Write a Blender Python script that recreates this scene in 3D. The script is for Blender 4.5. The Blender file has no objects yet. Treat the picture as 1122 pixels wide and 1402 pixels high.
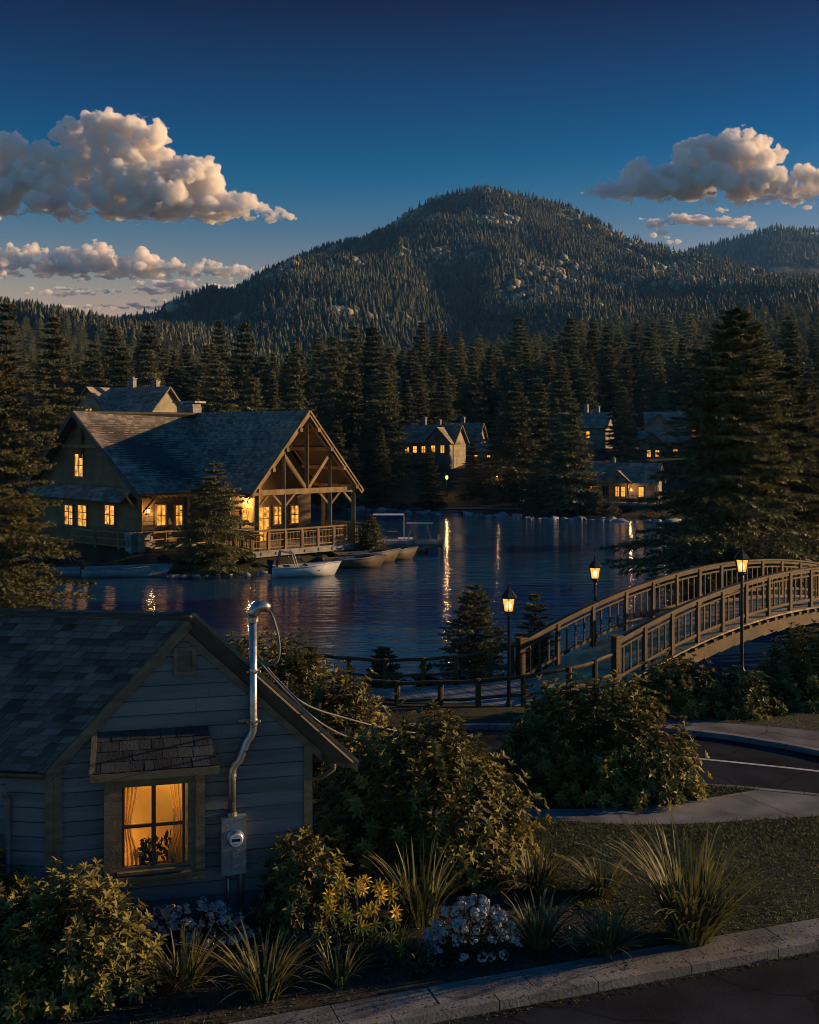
import bpy, math, random
import numpy as np
from mathutils import Vector, Matrix
random.seed(7)
RNG = np.random.default_rng(7)
SC = bpy.context.scene
COL = SC.collection
F = 1500.0; CH = 7.05; HY = 590.0; WZ = -1.5
R = math.radians

def at(px, py, d):                      # a point at distance d along the street-map Y axis
    return Vector(((px - 561) * d / F, d, CH - (py - HY) * d / F))
def gp(px, py, z=0.0):                  # where the sight line meets the level z
    d = (CH - z) * F / (py - HY)
    return Vector(((px - 561) * d / F, d, z))

# ------------------------------------------------------------------ mesh helpers
class MB:
    def __init__(s): s.v = []; s.f = []; s.t = []; s.m = []
    def add(s, vs, fs, tone=None, mi=0):
        b = len(s.v); s.v += [tuple(v) for v in vs]
        t = random.random() if tone is None else tone
        for f in fs: s.f.append(tuple(i + b for i in f)); s.t.append(t); s.m.append(mi)
    def box(s, c, size, rz=0.0, tone=None, mi=0, M=None):
        hx, hy, hz = [a / 2 for a in size]; c = Vector(c)
        vs = [Vector((x, y, z)) for x in (-hx, hx) for y in (-hy, hy) for z in (-hz, hz)]
        if M is None: M = Matrix.Rotation(rz, 3, 'Z')
        s.add([M @ v + c for v in vs], [(0,1,3,2),(4,6,7,5),(0,4,5,1),(2,3,7,6),(0,2,6,4),(1,5,7,3)], tone, mi)
    def beam(s, p, q, w, h, up=(0, 0, 1), tone=None, mi=0, taper=1.0):
        p = Vector(p); q = Vector(q); d = (q - p).normalized(); up = Vector(up)
        sd = d.cross(up)
        if sd.length < 1e-4: sd = d.cross(Vector((0, 1, 0)))
        sd.normalize(); u = sd.cross(d).normalized()
        vs = []
        for o, k in ((p, 1.0), (q, taper)):
            for a, b in ((-1,-1),(1,-1),(1,1),(-1,1)): vs.append(o + sd*(a*w/2*k) + u*(b*h/2*k))
        s.add(vs, [(0,1,2,3),(7,6,5,4),(0,4,5,1),(1,5,6,2),(2,6,7,3),(3,7,4,0)], tone, mi)
    def tube(s, pts, r, n=8, tone=None, mi=0, cap=True):
        pts = [Vector(p) for p in pts]; rs = r if isinstance(r, (list, tuple)) else [r]*len(pts)
        vs = []; ref = Vector((0, 0, 1))
        d0 = (pts[1]-pts[0]).normalized()
        if abs(d0.z) > .9: ref = Vector((0, 1, 0))
        for i, p in enumerate(pts):
            d = (pts[min(i+1, len(pts)-1)] - pts[max(i-1, 0)]).normalized()
            a = d.cross(ref)
            if a.length < 1e-3: a = d.cross(Vector((1, 0, 0)))
            a.normalize(); b = a.cross(d).normalized(); ref = b
            for k in range(n):
                an = 2*math.pi*k/n; vs.append(p + a*(math.cos(an)*rs[i]) + b*(math.sin(an)*rs[i]))
        fs = [(i*n+k, i*n+(k+1) % n, (i+1)*n+(k+1) % n, (i+1)*n+k) for i in range(len(pts)-1) for k in range(n)]
        if cap: fs += [tuple(range(n))[::-1], tuple((len(pts)-1)*n+k for k in range(n))]
        s.add(vs, fs, tone, mi)
    def lathe(s, prof, c=(0, 0, 0), n=12, tone=None, mi=0, ph=0.0):   # prof: (radius, z)
        c = Vector(c); vs = []
        for r, z in prof:
            for k in range(n):
                a = 2*math.pi*k/n + ph; vs.append(c + Vector((r*math.cos(a), r*math.sin(a), z)))
        m = len(prof)
        fs = [(i*n+k, i*n+(k+1) % n, (i+1)*n+(k+1) % n, (i+1)*n+k) for i in range(m-1) for k in range(n)]
        fs += [tuple(range(n))[::-1], tuple((m-1)*n+k for k in range(n))]
        s.add(vs, fs, tone, mi)
    def slab(s, poly, z0, z1, tone=None, mi=0):                  # poly: (x, y) outline
        n = len(poly); ar = sum(poly[i][0]*poly[(i+1)%n][1]-poly[(i+1)%n][0]*poly[i][1] for i in range(n))
        if ar < 0: poly = poly[::-1]
        vs = [(p[0], p[1], z0) for p in poly] + [(p[0], p[1], z1) for p in poly]
        s.add(vs, [tuple(range(n))[::-1], tuple(range(n, 2*n))] + [(i, (i+1) % n, n+(i+1) % n, n+i) for i in range(n)], tone, mi)
    def plate(s, pts, nrm, th, tone=None, mi=0):                 # planar outline given a thickness along nrm
        n = len(pts); nrm = Vector(nrm).normalized()*th
        vs = [Vector(p) for p in pts] + [Vector(p)+nrm for p in pts]
        s.add(vs, [tuple(range(n))[::-1], tuple(range(n, 2*n))] + [(i, (i+1) % n, n+(i+1) % n, n+i) for i in range(n)], tone, mi)
    def build(s, name, mat, parent=None, smooth=False):
        off = OFF.get(parent, Vector((0, 0, 0))) if parent is not None else Vector((0, 0, 0))
        me = bpy.data.meshes.new(name)
        me.from_pydata([(v[0]-off.x, v[1]-off.y, v[2]-off.z) for v in s.v], [], s.f)
        at_ = me.attributes.new('tone', 'FLOAT', 'FACE'); at_.data.foreach_set('value', s.t)
        for m in (mat if isinstance(mat, list) else [mat]): me.materials.append(m)
        me.polygons.foreach_set('material_index', s.m)
        if smooth: me.polygons.foreach_set('use_smooth', [True]*len(s.f))
        me.validate(); me.update()
        o = bpy.data.objects.new(name, me); COL.objects.link(o)
        if parent is not None:
            o.parent = parent
            OFF[o] = off
        return o

OFF = {}
def np_mesh(name, V, T, mat, tone=None, smooth=False):           # triangles straight from arrays
    me = bpy.data.meshes.new(name); V = np.asarray(V, np.float32); T = np.asarray(T, np.int32)
    me.vertices.add(len(V)); me.vertices.foreach_set('co', V.ravel())
    me.loops.add(T.size); me.loops.foreach_set('vertex_index', T.ravel())
    me.polygons.add(len(T)); me.polygons.foreach_set('loop_start', np.arange(0, T.size, T.shape[1], dtype=np.int32))
    if tone is not None:
        a = me.attributes.new('tone', 'FLOAT', 'FACE'); a.data.foreach_set('value', np.asarray(tone, np.float32))
    if smooth: me.polygons.foreach_set('use_smooth', np.ones(len(T), bool))
    me.materials.append(mat); me.update(calc_edges=True); me.validate()
    return me
def link(name, me, parent=None, loc=None, rz=0.0, sc=None):
    o = bpy.data.objects.new(name, me); COL.objects.link(o)
    if parent is not None: o.parent = parent
    if loc is not None: o.location = loc
    if rz: o.rotation_euler = (0, 0, rz)
    if sc is not None: o.scale = sc if isinstance(sc, tuple) else (sc, sc, sc)
    return o
def tag(o, label=None, cat=None, group=None, kind=None):
    if label: o['label'] = label
    if cat: o['category'] = cat
    if group: o['group'] = group
    if kind: o['kind'] = kind
    return o
def thing(name, label, cat, loc=(0, 0, 0), rz=0.0, group=None, world=False):
    o = bpy.data.objects.new(name, None); COL.objects.link(o); o.location = loc
    o.rotation_euler = (0, 0, rz); o.empty_display_size = .3
    if world: OFF[o] = Vector(loc)       # its parts are written in world coordinates
    return tag(o, label, cat, group)
def struct(o): o['kind'] = 'structure'; return o
def copy_tree(o, parent=None):
    c = o.copy(); COL.objects.link(c)
    if parent is not None: c.parent = parent
    for ch in list(o.children): copy_tree(ch, c)
    return c

# ------------------------------------------------------------------ materials
def mat(name, col, rough=.8, var=.3, scale=2.0, bump=0.0, bscale=30.0, metal=0.0, tone=0.0, rnd=0.0,
        transl=0.0, stretch=(1, 1, 1), col2=None, spec=.3, emit=None, es=0.0):
    m = bpy.data.materials.new(name); m.use_nodes = True; nt = m.node_tree; N = nt.nodes; L = nt.links
    b = N['Principled BSDF']; out = N['Material Output']
    b.inputs['Roughness'].default_value = rough; b.inputs['Metallic'].default_value = metal
    b.inputs['Specular IOR Level'].default_value = spec
    tc = N.new('ShaderNodeTexCoord'); mp = N.new('ShaderNodeMapping'); mp.inputs['Scale'].default_value = stretch
    L.new(tc.outputs['Object'], mp.inputs['Vector'])
    nz = N.new('ShaderNodeTexNoise'); nz.inputs['Scale'].default_value = scale; nz.inputs['Detail'].default_value = 6
    L.new(mp.outputs['Vector'], nz.inputs['Vector'])
    mx = N.new('ShaderNodeMix'); mx.data_type = 'RGBA'
    c2 = col2 or tuple(min(1, c*(1+var)) for c in col); c1 = col if col2 else tuple(c*(1-var) for c in col)
    mx.inputs[6].default_value = (*c1, 1); mx.inputs[7].default_value = (*c2, 1)
    rp = N.new('ShaderNodeMapRange'); rp.inputs[1].default_value = .32; rp.inputs[2].default_value = .68
    L.new(nz.outputs['Fac'], rp.inputs[0]); L.new(rp.outputs[0], mx.inputs[0])
    cur = mx.outputs[2]
    def gain(src, amt):
        nonlocal cur
        r = N.new('ShaderNodeMapRange'); r.inputs[3].default_value = 1-amt; r.inputs[4].default_value = 1+amt
        L.new(src, r.inputs[0]); v = N.new('ShaderNodeVectorMath'); v.operation = 'SCALE'
        L.new(cur, v.inputs[0]); L.new(r.outputs[0], v.inputs['Scale']); cur = v.outputs[0]
    if tone:
        a = N.new('ShaderNodeAttribute'); a.attribute_name = 'tone'; gain(a.outputs['Fac'], tone)
    if rnd:
        oi = N.new('ShaderNodeObjectInfo'); gain(oi.outputs['Random'], rnd)
    L.new(cur, b.inputs['Base Color'])
    if bump:
        bn = N.new('ShaderNodeTexNoise'); bn.inputs['Scale'].default_value = bscale; bn.inputs['Detail'].default_value = 5
        L.new(mp.outputs['Vector'], bn.inputs['Vector'])
        bp = N.new('ShaderNodeBump'); bp.inputs['Strength'].default_value = bump; bp.inputs['Distance'].default_value = .02
        L.new(bn.outputs['Fac'], bp.inputs['Height']); L.new(bp.outputs[0], b.inputs['Normal'])
    if transl:
        t = N.new('ShaderNodeBsdfTranslucent'); L.new(cur, t.inputs['Color'])
        ms = N.new('ShaderNodeMixShader'); ms.inputs[0].default_value = transl
        L.new(b.outputs[0], ms.inputs[1]); L.new(t.outputs[0], ms.inputs[2]); L.new(ms.outputs[0], out.inputs['Surface'])
    if emit:
        b.inputs['Emission Color'].default_value = (*emit, 1); b.inputs['Emission Strength'].default_value = es
    return m
def glow(name, col, s, var=.35, scale=3.0):                      # lit glass: uneven warm light
    m = bpy.data.materials.new(name); m.use_nodes = True; nt = m.node_tree; N = nt.nodes; L = nt.links
    b = N['Principled BSDF']; b.inputs['Base Color'].default_value = (.02, .015, .01, 1); b.inputs['Roughness'].default_value = .15
    tc = N.new('ShaderNodeTexCoord'); nz = N.new('ShaderNodeTexNoise'); nz.inputs['Scale'].default_value = scale
    L.new(tc.outputs['Object'], nz.inputs['Vector'])
    r = N.new('ShaderNodeMapRange'); r.inputs[1].default_value = .3; r.inputs[2].default_value = .7
    r.inputs[3].default_value = s*(1-var); r.inputs[4].default_value = s*(1+var)
    L.new(nz.outputs['Fac'], r.inputs[0]); L.new(r.outputs[0], b.inputs['Emission Strength'])
    b.inputs['Emission Color'].default_value = (*col, 1)
    return m

M = {}
M['siding'] = mat('siding_paint', (.118, .124, .120), .65, .26, 1.2, .35, 18, tone=.20, stretch=(.5, .5, 5))
M['trim'] = mat('trim_wood', (.125, .094, .052), .7, .3, 3, .4, 22, tone=.12, stretch=(1, 1, 3))
M['shingle'] = mat('roof_shingle', (.084, .077, .070), .85, .25, 3, .5, 40, tone=.55)
M['lodge_shingle'] = mat('lodge_shingle', (.195, .155, .118), .85, .28, .7, .5, 9, tone=.45)
M['cabin_shingle'] = mat('cabin_shingle', (.24, .185, .13), .85, .3, .7, .3, 8, tone=.35)
M['deck_plank'] = mat('deck_plank', (.33, .23, .115), .75, .4, 2.2, .5, 16, tone=.35)
M['bay_shingle'] = mat('bay_shingle', (.036, .037, .036), .9, .25, 3, .4, 40, tone=.35, spec=.1)
M['timber'] = mat('timber', (.195, .12, .043), .7, .35, 1.2, .4, 9, tone=.2, stretch=(2, 2, .7))
M['log'] = mat('log_wall', (.115, .071, .029), .75, .35, 1.0, .4, 8, tone=.22)
M['dark_wood'] = mat('dark_wood', (.06, .045, .03), .75, .3, 2, .3, 12, tone=.2)
M['cabin_wall'] = mat('cabin_wall', (.22, .175, .11), .8, .3, 1, .2, 10, tone=.2)
M['grey_wood'] = mat('weathered_wood', (.21, .185, .15), .8, .35, 1.5, .5, 14, tone=.28)
M['bridge_wood'] = mat('bridge_wood', (.074, .040, .010), .72, .4, 2.2, .5, 16, tone=.25)
M['stone'] = mat('stone', (.19, .17, .145), .85, .45, 2.5, .6, 6, tone=.3)
M['rock'] = mat('shore_rock', (.23, .22, .20), .85, .4, 1.1, .7, 5, rnd=.3)
M['steel'] = mat('galvanised_steel', (.34, .33, .31), .36, .25, 6, .15, 25, metal=.9)
M['meter_paint'] = mat('meter_box_paint', (.25, .245, .225), .5, .2, 5, .15, 25, metal=.25)
M['meter_face'] = mat('meter_face', (.62, .62, .58), .3, .1, 5)
M['ink'] = mat('ink', (.015, .015, .015), .5, .1)
M['cable'] = mat('cable', (.11, .105, .10), .5, .1)
M['iron'] = mat('black_iron', (.02, .019, .018), .45, .3, 8, .2, 30, metal=.3)
M['glass_dark'] = mat('dark_pane', (.015, .018, .022), .08, .1, 2, spec=.6)
M['win'] = glow('lit_window', (1, .40, .055), .48, .8, 3.5)
M['win_far'] = glow('lit_window_far', (1, .42, .06), .55, .5, .8)
M['lamp_glass'] = glow('lantern_glass', (1, .52, .14), 3.2, .15, 9)
M['shore_bulb'] = glow('shore_bulb', (1, .55, .14), 1.1, .05)
M['bulb'] = glow('lantern_bulb', (1, .62, .22), 5.0, .05)
M['concrete'] = mat('concrete', (.135, .13, .122), .85, .4, 1.3, .35, 30, tone=.16, spec=.08)
M['kerb'] = mat('kerb_concrete', (.145, .138, .128), .85, .3, 1.6, .35, 25, tone=.12)
M['asphalt'] = mat('asphalt', (.017, .020, .024), .9, .6, .7, .4, 60, spec=.04)
M['line'] = mat('road_paint', (.42, .41, .38), .7, .3, 6)
M['soil'] = mat('soil', (.030, .024, .014), .95, .5, 3, .9, 14)
M['lawn'] = mat('lawn_soil', (.030, .031, .011), .95, .45, 2, .8, 16)
M['grass'] = mat('grass_blades', (.050, .062, .018), .6, .35, 1.2, tone=.45, transl=.3)
M['blade'] = mat('ornamental_grass', (.118, .112, .034), .55, .3, 2, tone=.35, transl=.3)
M['leaf'] = mat('shrub_leaf', (.155, .130, .032), .6, .35, .8, tone=.5, transl=.25, spec=.2)
M['leaf_cool'] = mat('dusty_leaf', (.055, .068, .065), .6, .3, 3, tone=.4, transl=.15)
M['leaf_green'] = mat('flower_leaf', (.036, .050, .020), .55, .3, 3, tone=.4, transl=.2)
M['stem'] = mat('woody_stem', (.055, .04, .022), .8, .3, 5)
M['bark'] = mat('bark', (.042, .032, .024), .9, .4, 3, .8, 10, stretch=(3, 3, .6))
M['yellow'] = mat('yellow_petal', (.95, .52, .02), .5, .15, 4, tone=.15, transl=.25)
M['floret'] = mat('white_petal', (.37, .35, .32), .55, .15, 4, tone=.2, transl=.2)
M['centre'] = mat('flower_centre', (.30, .15, .02), .8, .2, 9)
M['spruce'] = mat('spruce_needles', (.088, .083, .028), .6, .35, .5, tone=.45, rnd=.3, transl=.18)
M['fir'] = mat('forest_needles', (.080, .079, .032), .6, .3, .25, tone=.45, rnd=.5, transl=.15)
M['far_fir'] = mat('hill_needles', (.066, .068, .034), .7, .45, .012, tone=.5, transl=.1)
M['hill_rock'] = mat('hill_rock', (.25, .20, .13), .9, .4, .05, .5, .3, tone=.3)
M['hull_white'] = mat('hull_white', (.50, .48, .45), .45, .15, 2, spec=.5)
M['hull_wood'] = mat('hull_wood', (.10, .068, .036), .5, .3, 2, .2, 12, tone=.1)
M['hull_grey'] = mat('hull_grey', (.21, .22, .23), .45, .25, 2)
M['tarp'] = mat('boat_cover', (.055, .07, .10), .7, .3, 3)
M['curtain'] = mat('curtain_cloth', (.62, .42, .18), .9, .15, 4, transl=.6)
M['room'] = mat('room_wall', (.55, .38, .16), .9, .15, 1.5)

def cracks(m, sc, depth):
    nt = m.node_tree; N = nt.nodes; L = nt.links; b = N['Principled BSDF']; src = b.inputs['Base Color'].links[0].from_socket
    tc = N.new('ShaderNodeTexCoord'); nz = N.new('ShaderNodeTexNoise'); nz.inputs['Scale'].default_value = sc*2.5; nz.inputs['Detail'].default_value = 5; L.new(tc.outputs['Object'], nz.inputs['Vector'])
    mx = N.new('ShaderNodeMix'); mx.data_type = 'VECTOR'; mx.inputs[0].default_value = .35; L.new(tc.outputs['Object'], mx.inputs[4]); L.new(nz.outputs['Color'], mx.inputs[5])
    v = N.new('ShaderNodeTexVoronoi'); v.feature = 'DISTANCE_TO_EDGE'; v.inputs['Scale'].default_value = sc; L.new(mx.outputs[1], v.inputs['Vector'])
    r = N.new('ShaderNodeMapRange'); r.inputs[1].default_value = 0; r.inputs[2].default_value = .012; r.inputs[3].default_value = depth; r.inputs[4].default_value = 1; L.new(v.outputs['Distance'], r.inputs[0])
    k = N.new('ShaderNodeVectorMath'); k.operation = 'SCALE'; L.new(src, k.inputs[0]); L.new(r.outputs[0], k.inputs['Scale']); L.new(k.outputs[0], b.inputs['Base Color'])
cracks(M['asphalt'], .55, .35); cracks(M['concrete'], .45, .5); cracks(M['kerb'], .5, .55)

# ------------------------------------------------------------------ value noise
def _h(ix, iy, sd):
    n = (ix*374761393 + iy*668265263 + sd*974711) & 0x7fffffff
    n = ((n ^ (n >> 13))*1274126177) & 0x7fffffff
    return ((n ^ (n >> 16)) & 0xffff)/65535.0
def vnoise(x, y, sd=0):
    x = np.asarray(x, float); y = np.asarray(y, float)
    ix = np.floor(x).astype(np.int64); iy = np.floor(y).astype(np.int64); fx = x-ix; fy = y-iy
    fx = fx*fx*(3-2*fx); fy = fy*fy*(3-2*fy)
    a = _h(ix, iy, sd); b = _h(ix+1, iy, sd); c = _h(ix, iy+1, sd); d = _h(ix+1, iy+1, sd)
    return (a+(b-a)*fx)*(1-fy)+(c+(d-c)*fx)*fy
def fbm(x, y, sd=0, o=4):
    s = 0; a = .5
    for i in range(o): s = s + a*(vnoise(x*2**i, y*2**i, sd+i)*2-1); a *= .5
    return s

# ------------------------------------------------------------------ terrain heights
LAKE = np.array([(-70,38),(-30,37),(-12,36),(-3,34.8),(2,34.3),(5,33.8),(8,33.6),(12,34),(18,34),(45,33),
                 (45,41),(24,41.5),(17,43),(13.5,47),(12.5,52),(13.5,57),(16,61),(21,66),(28,72),(60,78),(60,97),(40,99),(29,101),
                 (24,103),(14,106),(9,109),(3,113),(-4,118),(-11,123),(-18,124),(-22,118),(-17,104),(-10,92),(-4.2,84),
                 (-3.0,77),(-4.2,71),(-7.5,67.2),(-9.5,65.4),(-14,64.8),(-20,65.5),(-28,66),(-40,64),(-70,62)], float)
def lake_sd(x, y):                       # >0 on land: distance to the shore; <0 in the lake
    x = np.asarray(x, float); y = np.asarray(y, float)
    best = np.full(x.shape, 1e9); ins = np.zeros(x.shape, bool)
    n = len(LAKE)
    for i in range(n):
        ax, ay = LAKE[i]; bx, by = LAKE[(i+1) % n]; dx, dy = bx-ax, by-ay
        t = np.clip(((x-ax)*dx+(y-ay)*dy)/(dx*dx+dy*dy), 0, 1)
        best = np.minimum(best, np.hypot(x-ax-t*dx, y-ay-t*dy))
        c = ((ay > y) != (by > y)) & (x < (bx-ax)*(y-ay)/((by-ay) if by != ay else 1e-9)+ax)
        ins ^= c
    return np.where(ins, -best, best)
ROWS = [  # distance, then the ground line by direction: (direction, height in the view)
 (118, [(0, 683)]), (150, [(0, 623)]), (172, [(0, 600)]), (200, [(0, 570)]), (300, [(0, 545), (400, 549), (700, 545), (1122, 528)]),
 (450, [(0, 500), (150, 516), (300, 528), (450, 530), (650, 520), (800, 500), (1122, 474)]),
 (650, [(-200, 405), (0, 417), (60, 428), (150, 450), (250, 478), (330, 500), (420, 517), (600, 506), (800, 470), (1122, 444)]),
 (900, [(-200, 460), (0, 480), (200, 478), (320, 436), (400, 398), (470, 398), (560, 416), (640, 440), (800, 424), (950, 404), (1122, 402)]),
 (1150, [(-200, 480), (0, 470), (200, 452), (300, 424), (400, 392), (500, 366), (600, 348), (690, 340), (760, 362), (830, 388), (930, 392), (1122, 396)]),
 (1500, [(-200, 490), (0, 470), (100, 460), (190, 443), (300, 412), (400, 379), (480, 342), (560, 297), (610, 272), (640, 258), (655, 251), (668, 249),
         (685, 254), (712, 265), (740, 279), (780, 298), (850, 332), (940, 357), (1050, 382), (1122, 395), (1300, 430)]),
 (1900, [(0, 480), (400, 440), (665, 380), (900, 430), (1122, 440)]),
 (2400, [(-200, 455), (0, 455), (150, 440), (200, 435), (260, 440), (330, 460), (800, 430), (880, 372), (920, 352), (1000, 328), (1065, 311), (1122, 318), (1250, 370)]),
 (3100, [(0, 500), (1122, 480)])]
_ld = np.log([r[0] for r in ROWS])
def ground_z(x, y):
    x = np.asarray(x, float); y = np.asarray(y, float); shp = x.shape; x = x.ravel(); y = y.ravel()
    sd = lake_sd(x, y)
    near = y < 42; lodge = (~near) & (x < 2-(y-84)*.55) & (y < 96); pen = (~near) & (x > 8) & (y < 74)
    wd = np.where(near, np.where(x > 3.5, 3.6, 6.6), np.where(lodge, 3.0, np.where(pen, 6.0, 20.0)))
    top = np.where(near, 0.0, np.where(lodge, -.45, np.where(pen, -.6, 0.0)))
    s = np.clip(sd/wd, 0, 1); s = s*s*(3-2*s)
    z = np.where(sd > 0, WZ-.12+(top-WZ+.12)*s, WZ-.12-np.minimum(-sd*.35, 1.3))
    u = x/np.maximum(y, 1e-3)*F+561; ly = np.log(np.maximum(y, 1.0))
    H = np.zeros((len(ROWS), len(x)))
    for i, (d, pr) in enumerate(ROWS):
        xs, ys = zip(*pr); H[i] = CH-(np.interp(u, xs, ys)-HY)*d/F
    k = np.clip(np.searchsorted(_ld, ly)-1, 0, len(ROWS)-2)
    t = np.clip((ly-_ld[k])/(_ld[k+1]-_ld[k]), 0, 1); ar = np.arange(len(x))
    hf = H[k, ar]*(1-t)+H[k+1, ar]*t
    w = np.clip((y-112)/12, 0, 1)*np.clip(sd/8, 0, 1)
    wl = np.clip((y-86)/30, 0, 1)*np.clip(sd/14, 0, 1)*(x < -14)
    w = np.maximum(w, wl)
    z = z*(1-w)+np.maximum(z, hf)*w
    far = np.clip((y-130)/400, 0, 1)
    z = z+far*(fbm(x/16, y/30, 3, 3)*1.6)
    m = np.clip((y-560)/500, 0, 1)*np.clip((2300-y)/600, .25, 1)
    ang = np.arctan2(x-104, 1560-y)
    rid = 1-np.abs(fbm(ang*4.2+fbm(x/300, y/300, 31, 2), np.hypot(x-104, y-1560)/900, 11, 3))*2.4
    z = z+m*(fbm(x/120, y/150, 21, 4)*22+(rid-.55)*27*np.clip(np.hypot(x-104, y-1500)/250, 0, 1))
    return z.reshape(shp)
def gz(x, y): return float(ground_z(np.array([x]), np.array([y]))[0])

ds = [2.0]
while ds[-1] < 3150:
    d = ds[-1]; ds.append(d+max(.45 if d < 130 else 0, d*.0125))
ds = np.array(ds); us = np.linspace(-.66, .66, 211)
us = np.sign(us)*np.abs(us)**1.0
gx = (us[None, :]*np.maximum(ds[:, None], 30)); gy = np.repeat(ds[:, None], len(us), 1)
gzv = ground_z(gx, gy)
V = np.stack([gx, gy, gzv], -1).reshape(-1, 3); nu = len(us); nd = len(ds)
i0 = (np.arange(nd-1)[:, None]*nu+np.arange(nu-1)[None, :]).ravel()
T = np.stack([i0, i0+1, i0+nu+1, i0+nu], -1)

gm = bpy.data.materials.new('ground'); gm.use_nodes = True
_n = gm.node_tree.nodes; _l = gm.node_tree.links; _b = _n['Principled BSDF']; _b.inputs['Roughness'].default_value = .95; _b.inputs['Specular IOR Level'].default_value = .15
_tc = _n.new('ShaderNodeTexCoord')
def _noise(sc, det=6):
    z = _n.new('ShaderNodeTexNoise'); z.inputs['Scale'].default_value = sc; z.inputs['Detail'].default_value = det
    _l.new(_tc.outputs['Object'], z.inputs['Vector']); return z.outputs['Fac']
def _ramp(src, a, b):
    r = _n.new('ShaderNodeMapRange'); r.inputs[1].default_value = a; r.inputs[2].default_value = b; _l.new(src, r.inputs[0]); return r.outputs[0]
def _mix(f, a, b):
    x = _n.new('ShaderNodeMix'); x.data_type = 'RGBA'; _l.new(f, x.inputs[0])
    for i, c in ((6, a), (7, b)):
        if isinstance(c, tuple): x.inputs[i].default_value = (*c, 1)
        else: _l.new(c, x.inputs[i])
    return x.outputs[2]
_near = _mix(_ramp(_noise(1.4), .35, .65), (.022, .019, .010), (.046, .042, .016))
_forest = _mix(_ramp(_noise(.08), .35, .65), (.030, .030, .014), (.065, .055, .028))
_rock = _mix(_ramp(_noise(.05), .5, .62), _forest, (.13, .112, .08))
_sep = _n.new('ShaderNodeSeparateXYZ'); _l.new(_tc.outputs['Object'], _sep.inputs[0])
_c = _mix(_ramp(_sep.outputs[1], 90, 150), _near, _mix(_ramp(_sep.outputs[1], 620, 900), _forest, _rock))
_l.new(_c, _b.inputs['Base Color'])
_bp = _n.new('ShaderNodeBump'); _bp.inputs['Strength'].default_value = .6; _bp.inputs['Distance'].default_value = .05
_l.new(_noise(5), _bp.inputs['Height']); _l.new(_bp.outputs[0], _b.inputs['Normal'])
ground = struct(link('ground', np_mesh('ground', V, T, gm, smooth=True)))

# ------------------------------------------------------------------ water
wm = bpy.data.materials.new('lake_water'); wm.use_nodes = True
_n = wm.node_tree.nodes; _l = wm.node_tree.links; _b = _n['Principled BSDF']
_b.inputs['Base Color'].default_value = (.008, .045, .090, 1); _b.inputs['Roughness'].default_value = .07
_b.inputs['IOR'].default_value = 1.45; _b.inputs['Specular IOR Level'].default_value = .8
_tc = _n.new('ShaderNodeTexCoord')
def wave(scale, st, strength, dist, prev=None, det=3):
    mp = _n.new('ShaderNodeMapping'); mp.inputs['Scale'].default_value = st; mp.inputs['Rotation'].default_value = (0, 0, R(6))
    _l.new(_tc.outputs['Object'], mp.inputs['Vector'])
    z = _n.new('ShaderNodeTexNoise'); z.inputs['Scale'].default_value = scale; z.inputs['Detail'].default_value = det
    _l.new(mp.outputs[0], z.inputs['Vector'])
    b = _n.new('ShaderNodeBump'); b.inputs['Strength'].default_value = strength; b.inputs['Distance'].default_value = dist
    _l.new(z.outputs['Fac'], b.inputs['Height'])
    g = _n.new('ShaderNodeTexNoise'); g.inputs['Scale'].default_value = .05; g.inputs['Detail'].default_value = 2; _l.new(_tc.outputs['Object'], g.inputs['Vector'])
    q = _n.new('ShaderNodeMapRange'); q.inputs[1].default_value = .35; q.inputs[2].default_value = .65; q.inputs[3].default_value = strength*.35; q.inputs[4].default_value = strength*1.1; _l.new(g.outputs['Fac'], q.inputs[0]); _l.new(q.outputs[0], b.inputs['Strength'])
    if prev: _l.new(prev, b.inputs['Normal'])
    return b.outputs[0]
_w = wave(1.0, (.28, 1.5, 1), .9, .12)
_w = wave(1.0, (1.3, 5.5, 1), .6, .04, _w)
_l.new(_w, _b.inputs['Normal'])
water = MB(); water.add([(-110, 26, WZ), (110, 26, WZ), (110, 140, WZ), (-110, 140, WZ)], [(0, 1, 2, 3)])
struct(water.build('water', wm))

# ------------------------------------------------------------------ roads, kerbs, pavements, beds
def sheet(name, pts, z, m, skirt=0.0):
    b = MB()
    if skirt: b.slab([(p[0], p[1]) for p in pts], z-skirt, z)
    else: b.add([(p[0], p[1], z) for p in pts], [tuple(range(len(pts)))])
    return struct(b.build(name, m))
def curve(pts, n=8):                    # smooth line through plan points (Catmull-Rom)
    P = [Vector((p[0], p[1], 0)) for p in pts]; P = [2*P[0]-P[1]]+P+[2*P[-1]-P[-2]]; out = []
    for i in range(1, len(P)-2):
        for k in range(n):
            t = k/n; a, b, c, d = P[i-1], P[i], P[i+1], P[i+2]
            out.append(.5*((2*b)+(c-a)*t+(2*a-5*b+4*c-d)*t*t+(3*b-a-3*c+d)*t**3))
    out.append(P[-2]); return [(v.x, v.y) for v in out]
def ext(line, l=9.0):                   # carry a line straight on past the edge of the view
    a, b = line[-4], line[-1]; k = l/math.hypot(b[0]-a[0], b[1]-a[1]); return line+[(b[0]+(b[0]-a[0])*k, b[1]+(b[1]-a[1])*k)]
def offset(line, w):
    o = []
    for i, p in enumerate(line):
        a = line[max(i-1, 0)]; b = line[min(i+1, len(line)-1)]; dx, dy = b[0]-a[0], b[1]-a[1]; l = math.hypot(dx, dy)
        o.append((p[0]-dy/l*w, p[1]+dx/l*w))
    return o
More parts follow.
